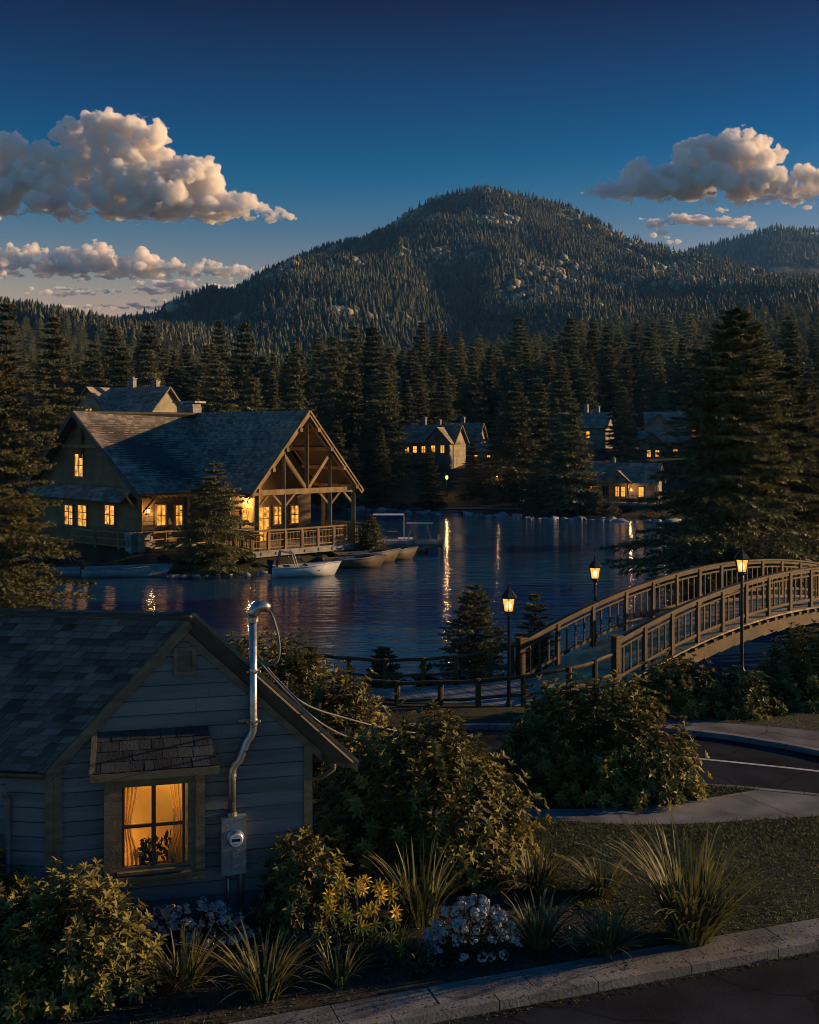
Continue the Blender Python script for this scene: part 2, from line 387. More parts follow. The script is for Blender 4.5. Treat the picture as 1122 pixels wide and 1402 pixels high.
def ribbon(name, line, w, z0, z1, m, step=None, gap=.012, jit=.0):     # laid stones or slabs along a line, to its left by w
    b = MB(); L = [0]
    for a, c in zip(line, line[1:]): L.append(L[-1]+math.hypot(c[0]-a[0], c[1]-a[1]))
    inn = offset(line, w); tot = L[-1]; step = step or tot/len(line)
    def pt(ln, s): return (float(np.interp(s, L, [q[0] for q in ln])), float(np.interp(s, L, [q[1] for q in ln])))
    s = 0
    while s < tot-.05:
        e = min(s+step, tot); dz = random.uniform(-jit, jit)
        b.slab([pt(line, s+gap/2), pt(line, e-gap/2), pt(inn, e-gap/2), pt(inn, s+gap/2)], z0, z1+dz); s = e
    return struct(b.build(name, m))
KZ = .12
# front street: kerb line and pavement behind it
k0, k1 = gp(646, 1392, 0), gp(1122, 1303, 0); dv = (k1-k0).normalized()
fk = [(k0.x-dv.x*9, k0.y-dv.y*9-.25), (k0.x-dv.x*3, k0.y-dv.y*3-.05), (k0.x, k0.y), (k1.x, k1.y), (k1.x+dv.x*13, k1.y+dv.y*13)]
sheet('street', [(-14, 1), (18, 1), (18, k1.y+(18-k1.x)*dv.y/dv.x)]+[p for p in fk[::-1] if p[0] < 19]+[(-14, fk[0][1])], .012, M['asphalt'])
ribbon('kerb', fk, .17, -.05, KZ+.015, M['kerb'], 1.35, .012, .003)
fk2 = offset(fk, .182)
ribbon('pavement', fk2, .44, -.05, KZ, M['concrete'], 1.25, .014, .004)
back = offset(fk2, .45)
# middle road
far_k = curve([gp(560, 1000), gp(700, 1000), gp(860, 1001), gp(930, 1006), gp(1020, 1017), gp(1122, 1036), gp(1230, 1062)]); far_k = ext(far_k)
near_k = curve([gp(560, 1068), gp(700, 1076), gp(860, 1078), gp(960, 1080), gp(1045, 1087), gp(1122, 1095), gp(1230, 1108)]); near_k = ext(near_k)
sheet('road', [(p[0]-0, p[1]) for p in far_k]+near_k[::-1], .012, M['asphalt'])
ln = curve([gp(900, 1035), gp(1010, 1046), gp(1122, 1058), gp(1230, 1071)]); ln = ext(ln)
sheet('road_marking', ln+offset(ln, .10)[::-1], .018, M['line'])
ribbon('kerb', far_k, .16, -.05, KZ+.012, M['kerb'], .95, .012, .003)
walk_in = offset(far_k, .172)
up = curve([gp(842, 946), gp(872, 962), gp(900, 978), gp(960, 992), gp(1040, 999), gp(1122, 1007), gp(1230, 1024)]); up = ext(up)
wi = [p for p in walk_in if p[0] > gp(835, 990).x]
sheet('footpath', wi+up[::-1], KZ-.02, M['concrete'], .12)
# near side: island bed, footpath, lawn, planting bed
isl_up = [p for p in offset(near_k, -.14) if gp(640, 1080).x < p[0] < gp(1040, 1086).x]
ribbon('kerb', offset(near_k, -.13), .13, -.05, KZ, M['kerb'], 1.1, .012, .003)
isl_low = curve([gp(640, 1112), gp(760, 1116), gp(850, 1113), gp(930, 1106), gp(990, 1097), gp(1042, 1088.5)])
sheet('island_bed', isl_low+isl_up[::-1], KZ+.004, M['soil'], .15)
low = curve([gp(620, 1126), gp(740, 1130), gp(830, 1136), gp(930, 1137), gp(1040, 1131), gp(1122, 1126), gp(1230, 1120)]); low = ext(low)
tip = [p for p in offset(near_k, -.14) if p[0] >= gp(1040, 1086).x]
sheet('footpath', low+tip[::-1]+isl_low[::-1], KZ-.01, M['concrete'], .12)
lawn_l = [gp(735, 1130), gp(720, 1180), gp(760, 1230), gp(830, 1275), gp(900, 1305)]
lawn_low = [p for p in low if p[0] >= gp(735, 1130).x]
bk = [p for p in back if p[0] > 2.9]
LAWN = [(p[0], p[1]) for p in lawn_l]+[(p[0], p[1]) for p in bk]+lawn_low[::-1]
sheet('lawn', LAWN, KZ-.004, M['lawn'], .1)
bkl = [p for p in back if p[0] <= 2.9]
sheet('planting_bed', bkl+[(p[0], p[1]) for p in lawn_l[::-1]]+[(gp(620, 1126).x, gp(620, 1126).y), (-2, 20.2), (-9, 20.2), (-9, bkl[0][1])], KZ-.012, M['soil'], .1)
FARBED = up+[(21, 26), (21, 29.5), (14, 29.6), (9, 30.2), (6.6, 30.0)]
sheet('grass_verge', FARBED, .102, M['lawn'], .2)

# ------------------------------------------------------------------ sky, sun, camera
SUN = Vector((.975, .215, 0)).normalized(); EL = R(12)
w = bpy.data.worlds.new('World'); SC.world = w; w.use_nodes = True
_n = w.node_tree.nodes; _l = w.node_tree.links; bg = _n['Background']
sky = _n.new('ShaderNodeTexSky'); sky.sky_type = 'NISHITA'; sky.sun_disc = False
sky.sun_elevation = EL; sky.sun_rotation = math.atan2(SUN.x, SUN.y); sky.altitude = 1800; sky.air_density = 1.0; sky.dust_density = .6; sky.ozone_density = 4.0
hs = _n.new('ShaderNodeHueSaturation'); hs.inputs['Saturation'].default_value = 1.3
_l.new(sky.outputs[0], hs.inputs['Color'])
_g = _n.new('ShaderNodeTexCoord'); _s = _n.new('ShaderNodeSeparateXYZ'); _l.new(_g.outputs['Generated'], _s.inputs[0]); _r = _n.new('ShaderNodeValToRGB'); _l.new(_s.outputs[2], _r.inputs[0])
_e = _r.color_ramp.elements; _e[0].position = .0; _e[0].color = (2.0, .9, .5, 1); _e[1].position = 1; _e[1].color = (.92, 1.12, 1.18, 1)
for _p, _k in ((.122, (7.2, 1.14, .44)), (.171, (5.6, .86, .53)), (.233, (2.7, .60, .52)), (.28, (.85, .36, .41)), (.366, (.0, .05, .14)), (.44, (.12, .25, .36)), (.6, (.86, 1.04, 1.1))):
    _q = _e.new(_p); _q.color = (*_k, 1)
_m = _n.new('ShaderNodeMix'); _m.data_type = 'RGBA'; _m.blend_type = 'MULTIPLY'; _m.inputs[0].default_value = 1; _l.new(hs.outputs[0], _m.inputs[6]); _r2 = _n.new('ShaderNodeValToRGB'); _l.new(_s.outputs[2], _r2.inputs[0]); _e = _r2.color_ramp.elements; _e[0].color = (1.35, 1.08, .9, 1); _e[1].color = (.92, 1.12, 1.18, 1)
for _p, _k in ((.2, (1.2, 1.0, .86)), (.4, (.74, .86, .9)), (.6, (.86, 1.04, 1.1))): _q = _e.new(_p); _q.color = (*_k, 1)
_f = _n.new('ShaderNodeMapRange'); _f.inputs[1].default_value = .35; _f.inputs[2].default_value = .85; _l.new(_s.outputs[1], _f.inputs[0])
_mm = _n.new('ShaderNodeMix'); _mm.data_type = 'RGBA'; _l.new(_f.outputs[0], _mm.inputs[0]); _l.new(_r2.outputs[0], _mm.inputs[6]); _l.new(_r.outputs[0], _mm.inputs[7]); _l.new(_mm.outputs[2], _m.inputs[7]); _l.new(_m.outputs[2], bg.inputs['Color']); bg.inputs['Strength'].default_value = .062
sl = bpy.data.lights.new('sun', 'SUN'); sl.energy = 4.0; sl.angle = R(.6); sl.color = (1, .66, .33)
so = bpy.data.objects.new('sun', sl); COL.objects.link(so)
sv = Vector((SUN.x*math.cos(EL), SUN.y*math.cos(EL), math.sin(EL)))
so.rotation_euler = sv.to_track_quat('Z', 'Y').to_euler(); so.location = (60, 20, 60)
cam = bpy.data.cameras.new('camera'); co = bpy.data.objects.new('camera', cam); COL.objects.link(co)
cam.sensor_fit = 'VERTICAL'; cam.sensor_height = 36; cam.lens = F/1402*36; cam.shift_y = (HY-701)/1402
cam.clip_end = 30000; cam.clip_start = .1; co.location = (0, 0, CH); co.rotation_euler = (R(90), 0, 0); SC.camera = co
SC.view_settings.view_transform = 'Standard'; SC.view_settings.look = 'None'; SC.view_settings.exposure = 1.0; SC.view_settings.gamma = 1
SC.cycles.use_denoising = True; SC.cycles.filter_width = 1.0; SC.cycles.denoising_input_passes = 'RGB_ALBEDO_NORMAL'; SC.cycles.denoising_prefilter = 'ACCURATE'; SC.cycles.adaptive_threshold = .006; SC.cycles.max_bounces = 9; SC.cycles.transparent_max_bounces = 8; SC.cycles.volume_bounces = 8
SC.cycles.sample_clamp_indirect = 4.0; SC.cycles.caustics_reflective = False; SC.cycles.caustics_refractive = False
def lamp(name, loc, power, col=(1, .55, .2), r=.06):
    l = bpy.data.lights.new(name, 'POINT'); l.energy = power; l.color = col; l.shadow_soft_size = r
    o = bpy.data.objects.new(name, l); COL.objects.link(o); o.location = loc; return o

# ------------------------------------------------------------------ clouds
cm = bpy.data.materials.new('cloud'); cm.use_nodes = True; nt = cm.node_tree; nt.nodes.remove(nt.nodes['Principled BSDF'])
_v = nt.nodes.new('ShaderNodeVolumePrincipled'); _v.inputs['Color'].default_value = (.995, .955, .905, 1); _v.inputs['Density'].default_value = .036; _v.inputs['Anisotropy'].default_value = 0.0
nt.links.new(_v.outputs[0], nt.nodes['Material Output'].inputs['Volume'])
def ico(sub):
    import bmesh
    b = bmesh.new(); bmesh.ops.create_icosphere(b, subdivisions=sub, radius=1.0)
    V = np.array([v.co[:] for v in b.verts]); T = np.array([[v.index for v in f.verts] for f in b.faces]); b.free(); return V, T
ICO = {k: ico(k) for k in (1, 2, 3)}
def cloud(name, label, top, base, D, wisps, seed, n=120, vox=7.0, rmax=26):
    """cumulus: heaped round puffs under an outline, ragged flat base; joined into one skin"""
    rg = np.random.default_rng(seed); k = D/F; Vs = []; Ts = []; nv = 0
    def ball(c, r, sub, sq=(1, 1, 1)):
        nonlocal nv
        v, t = ICO[sub]; q = v*(1+.22*(fbm(v[:, 0]*2.1+c[0], v[:, 1]*2.1+v[:, 2]*2.7+c[2], int(rg.integers(99)), 3)))[:, None]
        Vs.append(q*np.array(sq)*r+np.array(c)); Ts.append(t+nv); nv += len(v)
    if top:
        tx = [p[0] for p in top]; ty = [p[1] for p in top]
        for i in range(n):
            x = rg.uniform(tx[0], tx[-1]); y0 = float(np.interp(x, tx, ty)); th = base-y0; f = rg.random()**1.6
            r = min(rmax, max(3.5, th*.30))*rg.uniform(.45, 1.0)*(.6+.4*f); y = y0+r*.9+f*max(0, th-r*1.5); dep = rg.uniform(-1, 1)*min(45, th*.6)*(.35+.65*f); fl = np.clip((base-y)/(r*1.0), .30, 1)
            ball((x, dep, y), r, 2, (1.08+.5*(1-fl), 1, fl))
            for _ in range(7):
                th_ = rg.uniform(0, math.pi); e = np.array([math.cos(th_), rg.uniform(-1, .3), -math.sin(th_)*.95]); e /= np.linalg.norm(e); ball(np.array([x, dep, y])+e*r*.85*np.array([1, 1, fl]), r*rg.uniform(.26, .5), 2, (1, 1, .9))
        for i in range(n//4):
            x = rg.uniform(tx[0], tx[-1]); y0 = float(np.interp(x, tx, ty)); ball((x+rg.normal()*3, rg.normal()*10, y0+rg.uniform(2, 8)), rg.uniform(1.4, 4.2), 1, (1.5, 1, .8))
    for (x, y, wd, h) in wisps:
        m = max(4, int(wd/6))
        for i in range(m):
            a = rg.uniform(-1, 1); hh = h*rg.uniform(.35, 1)*(1-.6*abs(a)); ball((x+a*wd/2, rg.normal()*8, y+rg.normal()*h*.45), hh, 2, (rg.uniform(2.2, 4.6), 2.5, .45))
    P = np.concatenate(Vs); T = np.concatenate(Ts)
    W = np.stack([(P[:, 0]-561)*k, P[:, 1]*k, CH-(P[:, 2]-HY)*k], -1); c = W.mean(0)
    o = link(name, np_mesh(name, W-c, T, cm), loc=(c[0], D+c[1], c[2])); m = o.modifiers.new('skin', 'REMESH'); m.mode = 'VOXEL'; m.voxel_size = vox
    dg = bpy.context.evaluated_depsgraph_get(); me = bpy.data.meshes.new_from_object(o.evaluated_get(dg)); o.modifiers.clear(); o.data = me
    nvx = len(me.vertices); q = np.zeros(nvx*3, np.float32); me.vertices.foreach_get('co', q); q = q.reshape(-1, 3).astype(float); nm = np.zeros(nvx*3, np.float32); me.vertices.foreach_get('normal', nm); nm = nm.reshape(-1, 3)
    a = fbm(q[:, 0]/46+q[:, 1]/60, q[:, 2]/46-q[:, 1]/75, seed+50, 4)*30+fbm(q[:, 0]/17-q[:, 1]/20, q[:, 2]/17+q[:, 1]/26, seed+51, 3)*14
    me.vertices.foreach_set('co', (q+nm*a[:, None]).astype(np.float32).ravel()); me.update()
    me.materials.clear(); me.materials.append(cm); return tag(struct(o), label, 'cloud')
cloud('cloud', 'big towering cumulus cloud lit on its right flank at upper left', [(-60, 250), (-30, 215), (5, 186), (25, 183), (40, 206), (60, 190), (80, 215), (84, 168), (112, 162), (120, 150), (150, 146), (170, 165), (190, 157), (215, 160), (232, 188), (228, 215), (244, 230), (250, 214), (284, 216), (300, 240), (298, 256), (318, 262), (342, 260), (358, 280), (385, 286), (402, 296)], 296, 6000,
      [(60, 292, 190, 5), (180, 296, 200, 5), (290, 297, 170, 4), (370, 298, 90, 3), (420, 301, 40, 1.2), (110, 302, 120, 2.5), (230, 304, 110, 2.4), (310, 306, 70, 1.8)], 3, 520, 6, 20)
cloud('cloud', 'low long bank of small cumulus puffs above the left hill', [(-60, 345), (0, 340), (10, 336), (50, 332), (70, 350), (90, 336), (112, 342), (122, 330), (145, 328), (160, 346), (178, 352), (196, 337), (216, 346), (225, 358), (240, 352), (262, 364), (278, 352), (292, 358), (310, 364), (324, 361), (350, 370), (370, 374)], 377, 7000,
      [(30, 366, 240, 6), (150, 369, 250, 6.5), (270, 371, 190, 5), (40, 376, 240, 3.5), (160, 379, 240, 3.5), (290, 378, 190, 2.6), (365, 374, 90, 1.8), (120, 384, 90, 1.4)], 5, 300, 6, 14)
cloud('cloud', 'thin flat streak of pale cloud lowest over the left valley', [], 500, 7600, [(255, 392, 130, 7), (215, 398, 150, 5.5), (100, 400, 150, 5), (300, 401, 120, 5), (190, 420, 240, 4.2), (265, 410, 150, 4)], 8, 0, 4.5)
cloud('cloud', 'bright cumulus cloud with sunlit top at upper right', [(806, 256), (830, 244), (850, 240), (862, 222), (880, 218), (893, 232), (905, 224), (922, 222), (935, 196), (950, 187), (968, 192), (985, 194), (992, 178), (1012, 175), (1025, 180), (1030, 192), (1045, 187), (1050, 202), (1066, 205), (1072, 225), (1066, 236), (1084, 240), (1092, 225), (1106, 222), (1124, 230), (1150, 240), (1190, 255)], 270, 6200,
      [(850, 263, 110, 3), (940, 270, 170, 4.5), (1060, 272, 190, 4.5), (900, 276, 90, 2), (1000, 281, 100, 2.4), (1110, 279, 90, 2.6), (815, 257, 40, 1.2)], 13, 420, 6, 19)
cloud('cloud', 'small ragged cloud streak just above the right hill', [], 500, 7000, [(950, 305, 150, 7), (985, 300, 70, 8), (1010, 308, 70, 5), (905, 324, 30, 3.2), (925, 331, 24, 3)], 17, 0, 4.5)

# ------------------------------------------------------------------ air
HAZE = True
if HAZE:
    hm = bpy.data.materials.new('haze'); hm.use_nodes = True; nt = hm.node_tree; nt.nodes.remove(nt.nodes['Principled BSDF'])
    pv = nt.nodes.new('ShaderNodeVolumePrincipled'); pv.inputs['Color'].default_value = (.20, .50, 1, 1); pv.inputs['Density'].default_value = .00006; pv.inputs['Anisotropy'].default_value = .1
    nt.links.new(pv.outputs[0], nt.nodes['Material Output'].inputs['Volume'])
    hb = MB(); hb.box((0, 1560, 200), (4400, 3300, 440)); h = hb.build('haze', hm); h['kind'] = 'stuff'

# ------------------------------------------------------------------ vegetation builders
def unit(a): return a/np.maximum(np.linalg.norm(a, axis=-1, keepdims=True), 1e-9)
def perp(D, rg):
    r = rg.normal(size=D.shape); return unit(r-D*(r*D).sum(-1, keepdims=True))
def needles(A, B, K, ln, wd, rg, fwd=.75, up=0.0):
    """K thin leaf triangles along every twig A->B, fanned round it"""
    n = len(A); s = rg.uniform(.04, 1.0, (n, K)); ax = unit(B-A)[:, None, :].repeat(K, 1)
    rad = perp(ax.reshape(-1, 3), rg).reshape(n, K, 3)
    P = A[:, None, :]+(B-A)[:, None, :]*s[..., None]
    L = ln[:, None]*rg.uniform(.65, 1.2, (n, K))
    D = unit(ax*fwd+rad*(1-fwd*.35)+np.array([0, 0, up])); S = unit(np.cross(D, rad+.01))
    W = wd[:, None]*rg.uniform(.7, 1.2, (n, K))
    v = np.stack([P-S*W[..., None]*.5, P+S*W[..., None]*.5, P+D*L[..., None]], 2).reshape(-1, 3)
    t = np.arange(len(v)).reshape(-1, 3); tone = np.repeat(rg.uniform(.15, .85, (n, 1)), K, 1)+rg.uniform(-.15, .15, (n, K))
    return v, t, tone.ravel()
def spruce(h, r, seed, whorls, nb, side, K, nl, nw, base=.06, droop=.25, taper=.82, lean=0):
    """trunk and crown of a conifer: whorls of drooping boughs with side twigs"""
    rg = np.random.default_rng(seed); A = []; B = []; NL = []; NW = []; st = MB()
    for i in range(whorls):
        t = base+(1-base)*(max(0, (i+rg.uniform(-.25, .25))/whorls)**.82); t = min(max(t, base), .985); z = h*t
        ws = rg.uniform(.74, 1.18); ns_ = .52+.48*min(1, (1-t)*1.6); L0 = ws*r*((1-t)**taper)*(1 if t > base+.12 else .82+.18*(t-base)/.12)+.03*r
        n = max(3, int(round(nb*(.72+.28*(1-t))))); a0 = rg.uniform(0, 6.28)
        for k in range(n):
            a = a0+6.283*k/n+rg.uniform(-.3, .3); L = L0*rg.uniform(.62, 1.18)
            dr = droop*(1-t*1.25)+rg.uniform(-.10, .10); p0 = np.array([0, 0, z]); m = 4; pts = [p0]
            dirh = np.array([math.cos(a), math.sin(a), 0])
            for j in range(1, m+1):
                f = j/m; pts.append(p0+dirh*L*f+np.array([0, 0, L*(-dr*f*1.25+.38*dr*f**3+(t-.35)*.5*f*max(0, t))]))
            for j in range(m):
                f = (j+.5)/m; A.append(pts[j]); B.append(pts[j+1]); NL.append(nl*(1.1-.35*f)*ns_); NW.append(nw)
            d = unit(pts[-1]-pts[-2]); A.append(pts[-1]); B.append(pts[-1]+d*nl*.9*ns_); NL.append(nl*.7*ns_); NW.append(nw*.8)
            for q in range(side):
                f = .22+.74*(q+.5)/side; j = min(int(f*m), m-1); p = pts[j]+(pts[j+1]-pts[j])*(f*m-j)
                for sg in (-1, 1):
                    if rg.random() < .12: continue
                    an = a+sg*rg.uniform(.65, 1.05); l = L*(.46-.36*f)*rg.uniform(.7, 1.25)+nl*.5*ns_
                    e = p+np.array([math.cos(an)*l, math.sin(an)*l, l*(-dr*.8+rg.uniform(-.1, .12))])
                    A.append(p); B.append(e); NL.append(nl*(1-.25*f)*ns_); NW.append(nw)
    A.append(np.array([0, 0, h*.95])); B.append(np.array([0, 0, h])); NL.append(nl*.35); NW.append(nw)
    V, T, tn = needles(np.array(A), np.array(B), K, np.array(NL), np.array(NW), rg, up=.12)
    st.tube([(0, 0, -.25), (0, 0, h*.3), (0, 0, h*.7), (0, 0, h*.985)], [h*.018+.03, h*.014+.02, h*.007, .008], 7)
    return V, T, tn, st
def tree_things(name, label, loc, h, r, seed, group=None, rz=0.0, **kw):
    V, T, tn, st = spruce(h, r, seed, **kw); t = thing(name, label, 'conifer', loc, rz, group)
    st.build('trunk', M['bark'], t); link('crown', np_mesh('crown', V, T, M['spruce'], tn), t); return t

def leaves(O, D, Nn, L, W, rg, curl=.18):
    """folded oval leaves: 7 corners, 6 triangles each"""
    S = np.cross(D, Nn); S = unit(S); Nn = np.cross(S, D)
    pr = [(0, 0, 0), (.35, .42, .10), (.72, .36, .05), (.35, -.42, .10), (.72, -.36, .05), (.5, 0, -.02), (1.0, 0, -.12)]
    c = curl*rg.uniform(.2, 1.6, len(O))
    v = np.stack([O+D*(a*L)[:, None]+S*(b*W)[:, None]+Nn*((cc-a*a*c)*L)[:, None] for a, b, cc in pr], 1).reshape(-1, 3)
    q = np.array([(0, 5, 1), (1, 5, 2), (2, 5, 6), (0, 3, 5), (3, 4, 5), (4, 6, 5)])
    t = (np.arange(len(O))*7)[:, None, None]+q[None]; return v, t.reshape(-1, 3)
def shrub(name, label, loc, rx, ry, h, seed, nspr=300, ll=.14, group=None, mt='leaf', whorl=3, cat='shrub', open_=.45, par=None):
    rg = np.random.default_rng(seed); t = thing(name, label, cat, loc, 0, group); stm = MB(); Os = []; Ds = []; Ns = []; Ls = []; Ws = []; tn = []
    nl = 9; lob = rg.normal(size=(nl, 3)); lob = unit(lob); lob[:, 2] = np.abs(lob[:, 2])
    for i in range(nspr):
        d = unit(rg.normal(size=3)); d[2] = abs(d[2])*1.1-.12; d = unit(d)
        bump = .78+.30*max(0.0, float((lob@d).max())-.62)/.38+rg.uniform(-.08, .1)
        rad = rg.uniform(.45, 1.0)**open_*bump
        p = np.array([d[0]*rx*rad, d[1]*ry*rad, max(d[2]*h*rad, .03)*1.0])
        g = unit(np.array([d[0]*.6, d[1]*.6, max(d[2], 0)*.8+.55])+rg.normal(size=3)*.28)
        sl = rg.uniform(1.0, 2.3)*ll
        if i % 4 == 0:
            q = p*np.array([.25, .25, .15]); stm.tube([q, (q+p)/2*np.array([1, 1, 1.1]), p], [.02, .013, .006], 4, cap=False)
        stm.tube([p-g*sl*1.2, p+g*sl*.95], [.007, .004], 3, cap=False)
        tb = rg.uniform(.1, .9)
        for k in range(whorl):
            f = k/max(1, whorl-1); o = p+g*sl*(f*1.0-.15); n = int(rg.integers(5, 8)); a0 = rg.uniform(0, 6.28)
            u = perp(g[None], rg)[0]; v = np.cross(g, u)
            for j in range(n):
                a = a0+6.283*j/n+rg.uniform(-.2, .2); o2 = u*math.cos(a)+v*math.sin(a)
                tilt = .25+.75*f+rg.uniform(-.2, .2); D = unit(o2+g*tilt); Os.append(o); Ds.append(D); Ns.append(unit(g-D*float(g@D)+1e-6))
                l = ll*rg.uniform(.7, 1.15)*(1-.22*f); Ls.append(l); Ws.append(l*rg.uniform(.36, .50)); tn.append(np.clip(tb+rg.uniform(-.18, .18)+.1*f, 0, 1))
    V, T = leaves(np.array(Os), np.array(Ds), np.array(Ns), np.array(Ls), np.array(Ws), rg)
    stm.build('branches', M['stem'], t); link('foliage', np_mesh('foliage', V, T, M[mt], np.repeat(tn, 6)), t); return t
def strips(P, az, L, W, lean, rg, seg=6, sag=.9):
    """arching grass blades"""
    n = len(P); f = np.linspace(0, 1, seg+1); vs = []
    dx = np.stack([np.cos(az), np.sin(az), np.zeros(n)], 1); sd = np.stack([-np.sin(az), np.cos(az), np.zeros(n)], 1)
    for k in f:
        out = lean*k+sag*lean*k**2.4*.8; upz = k-lean*sag*k**3*.62
        c = P+dx*(out*L)[:, None]+np.array([0, 0, 1])*(upz*L)[:, None]; w = W*(1-k)**.6*(.55+1.0*min(k*3, 1)*.45)
        vs += [c-sd*w[:, None]*.5+dx*(w*.12)[:, None], c+sd*w[:, None]*.5+dx*(w*.12)[:, None]]
    V = np.stack(vs, 1).reshape(-1, 3); m = 2*(seg+1); q = []
    for k in range(seg): a = 2*k; q += [(a, a+1, a+3), (a, a+3, a+2)]
    T = (np.arange(n)*m)[:, None, None]+np.array(q)[None]; return V, T.reshape(-1, 3), 2*seg
def grass_clump(label, loc, h, nbl, seed, group, w=.035, spread=1.0, rad=.12):
    rg = np.random.default_rng(seed); az = rg.uniform(0, 6.283, nbl); rr = rad*np.sqrt(rg.random(nbl))
    P = np.stack([np.cos(az)*rr, np.sin(az)*rr, np.zeros(nbl)-.01], 1)
    V, T, m = strips(P, az+rg.normal(size=nbl)*.35, h*rg.uniform(.55, 1.12, nbl), w*rg.uniform(.7, 1.25, nbl), np.clip(rg.beta(1.6, 1.7, nbl)*.95*spread, .03, 1.1), rg)
    o = link('grass_clump', np_mesh('grass_clump', V, T, M['blade'], np.repeat(rg.random(nbl), m)), loc=loc); return tag(o, label, 'ornamental grass', group)

# ------------------------------------------------------------------ roofs and siding
def shingled(b, p00, p10, p11, p01, course, width, th, seed, tilt=1.0):
    """a roof slope of separate shingles; p00-p10 is the eave, p01-p11 the ridge"""
    rg = random.Random(seed); p00, p10, p11, p01 = map(Vector, (p00, p10, p11, p01))
    nrm = ((p10-p00).cross(p01-p00)).normalized()
    if nrm.z < 0: nrm = -nrm
    slope = ((p01-p00).length+(p11-p10).length)/2; n = max(2, round(slope/course))
    for i in range(n):
        v0 = i/n; v1 = min(1, (i+1.25)/n); a0 = p00.lerp(p01, v0); a1 = p10.lerp(p11, v0); b0 = p00.lerp(p01, v1); b1 = p10.lerp(p11, v1)
        ln = max((a1-a0).length, .01); u = -rg.random()*width/ln
        while u < 1:
            w_ = width/ln*rg.uniform(.55, 1.35); e = min(u+w_, 1); s = max(u, 0)
            if e-s > .004:
                g = .004/ln*1.0; j = rg.uniform(-.10, .06)/n; t = th*rg.uniform(.75, 1.25)
                q0 = a0.lerp(a1, s+g)+(b0-a0)*j; q1 = a0.lerp(a1, e-g)+(b0-a0)*j; r1 = b0.lerp(b1, e-g); r0 = b0.lerp(b1, s+g)
                vs = [q0+nrm*t, q1+nrm*t, r1+nrm*.002, r0+nrm*.002, q0, q1]
                b.add(vs, [(0, 1, 2, 3), (4, 5, 1, 0), (0, 3, 4), (1, 5, 2)], rg.random())
            u += w_
def slope_plate(b, p00, p10, p11, p01, th):
    p00, p10, p11, p01 = map(Vector, (p00, p10, p11, p01)); nrm = ((p10-p00).cross(p01-p00)).normalized()
    if nrm.z < 0: nrm = -nrm
    b.plate([p00, p10, p11, p01], -nrm, th)

# ------------------------------------------------------------------ the near house
HO = Vector((-4.86, 15.0, 0)); HG = Vector((math.cos(R(14)), math.sin(R(14)), 0)); HN = Vector((HG.y, -HG.x, 0)); HR = Vector((-.992, .124, 0))
def G(w_, z, o=0.0): return HO+HG*w_+HN*o+Vector((0, 0, z))
def gw(px, py, o=0.0):                  # wall coordinates (along, up) at offset o of a spot in the view
    b = HO+HN*o; u = (px-561)/F; w_ = (u*b.y-b.x)/(HG.x-u*HG.y); d = b.y+HG.y*w_; return w_, CH-(py-HY)*d/F
H = thing('house', 'small grey-blue clapboard house with shingled gable roof in the left foreground', 'house', (HO.x+1.7, HO.y+.7, 0), world=True)
AW, AZ = 1.645, 4.48; EL_W, EL_Z = -.275, 2.43; ER_W, ER_Z = 3.97, 2.26
def roof_z(w_): return AZ-(AW-w_)*(AZ-EL_Z)/(AW-EL_W) if w_ < AW else AZ-(w_-AW)*(AZ-ER_Z)/(ER_W-AW)
WR = 3.53
# openings of the gable wall
wl, wzb = gw(150, 1205); wr, wzt = gw(276, 1054); OPEN = (wl+.06, wr-.06, wzb+.08, wzt-.02)
sb = MB(); rows = 24; zt = 4.4; hrow = .20; z = 0.10
def under(w_): return roof_z(w_)-.16
def wspan(z):                           # wall width available at height z under the roof
    l = 0.0 if under(0) >= z else AW-(under(AW)-z)*(AW-EL_W)/(AZ-EL_Z)
    r = WR if under(WR) >= z else AW+(under(AW)-z)*(ER_W-AW)/(AZ-ER_Z)
    return l, r
i = 0
while z < under(AW)-.04:
    z1 = min(z+hrow, under(AW)-.01); l0, r0 = wspan(z); l1, r1 = wspan(z1); tn = random.random()
    segs = [(l0, r0, l1, r1)]
    if z1 > OPEN[2]+.02 and z < OPEN[3]-.02: segs = [(l0, OPEN[0], l1, OPEN[0]), (OPEN[1], r0, OPEN[1], r1)]
    for a, b_, c, d in segs:
        cut = [] if b_-a < 1.8 else [a+(b_-a)*random.uniform(.25, .75)]
        xs0 = [a]+cut+[b_]; xs1 = [c]+cut+[d]
        for k in range(len(xs0)-1):
            e = .0015 if k else 0; e2 = .0015 if k < len(xs0)-2 else 0
            p = [G(xs0[k]+e, z, .044), G(xs0[k+1]-e2, z, .044), G(xs1[k+1]-e2, z1-.016, .034), G(xs1[k]+e, z1-.016, .034), G(xs0[k]+e, z, .008), G(xs0[k+1]-e2, z, .008)]
            sb.add(p, [(0, 1, 2, 3), (4, 5, 1, 0), (0, 3, 4), (1, 5, 2)], min(1, max(0, tn+random.uniform(-.15, .15))))
    z = z1
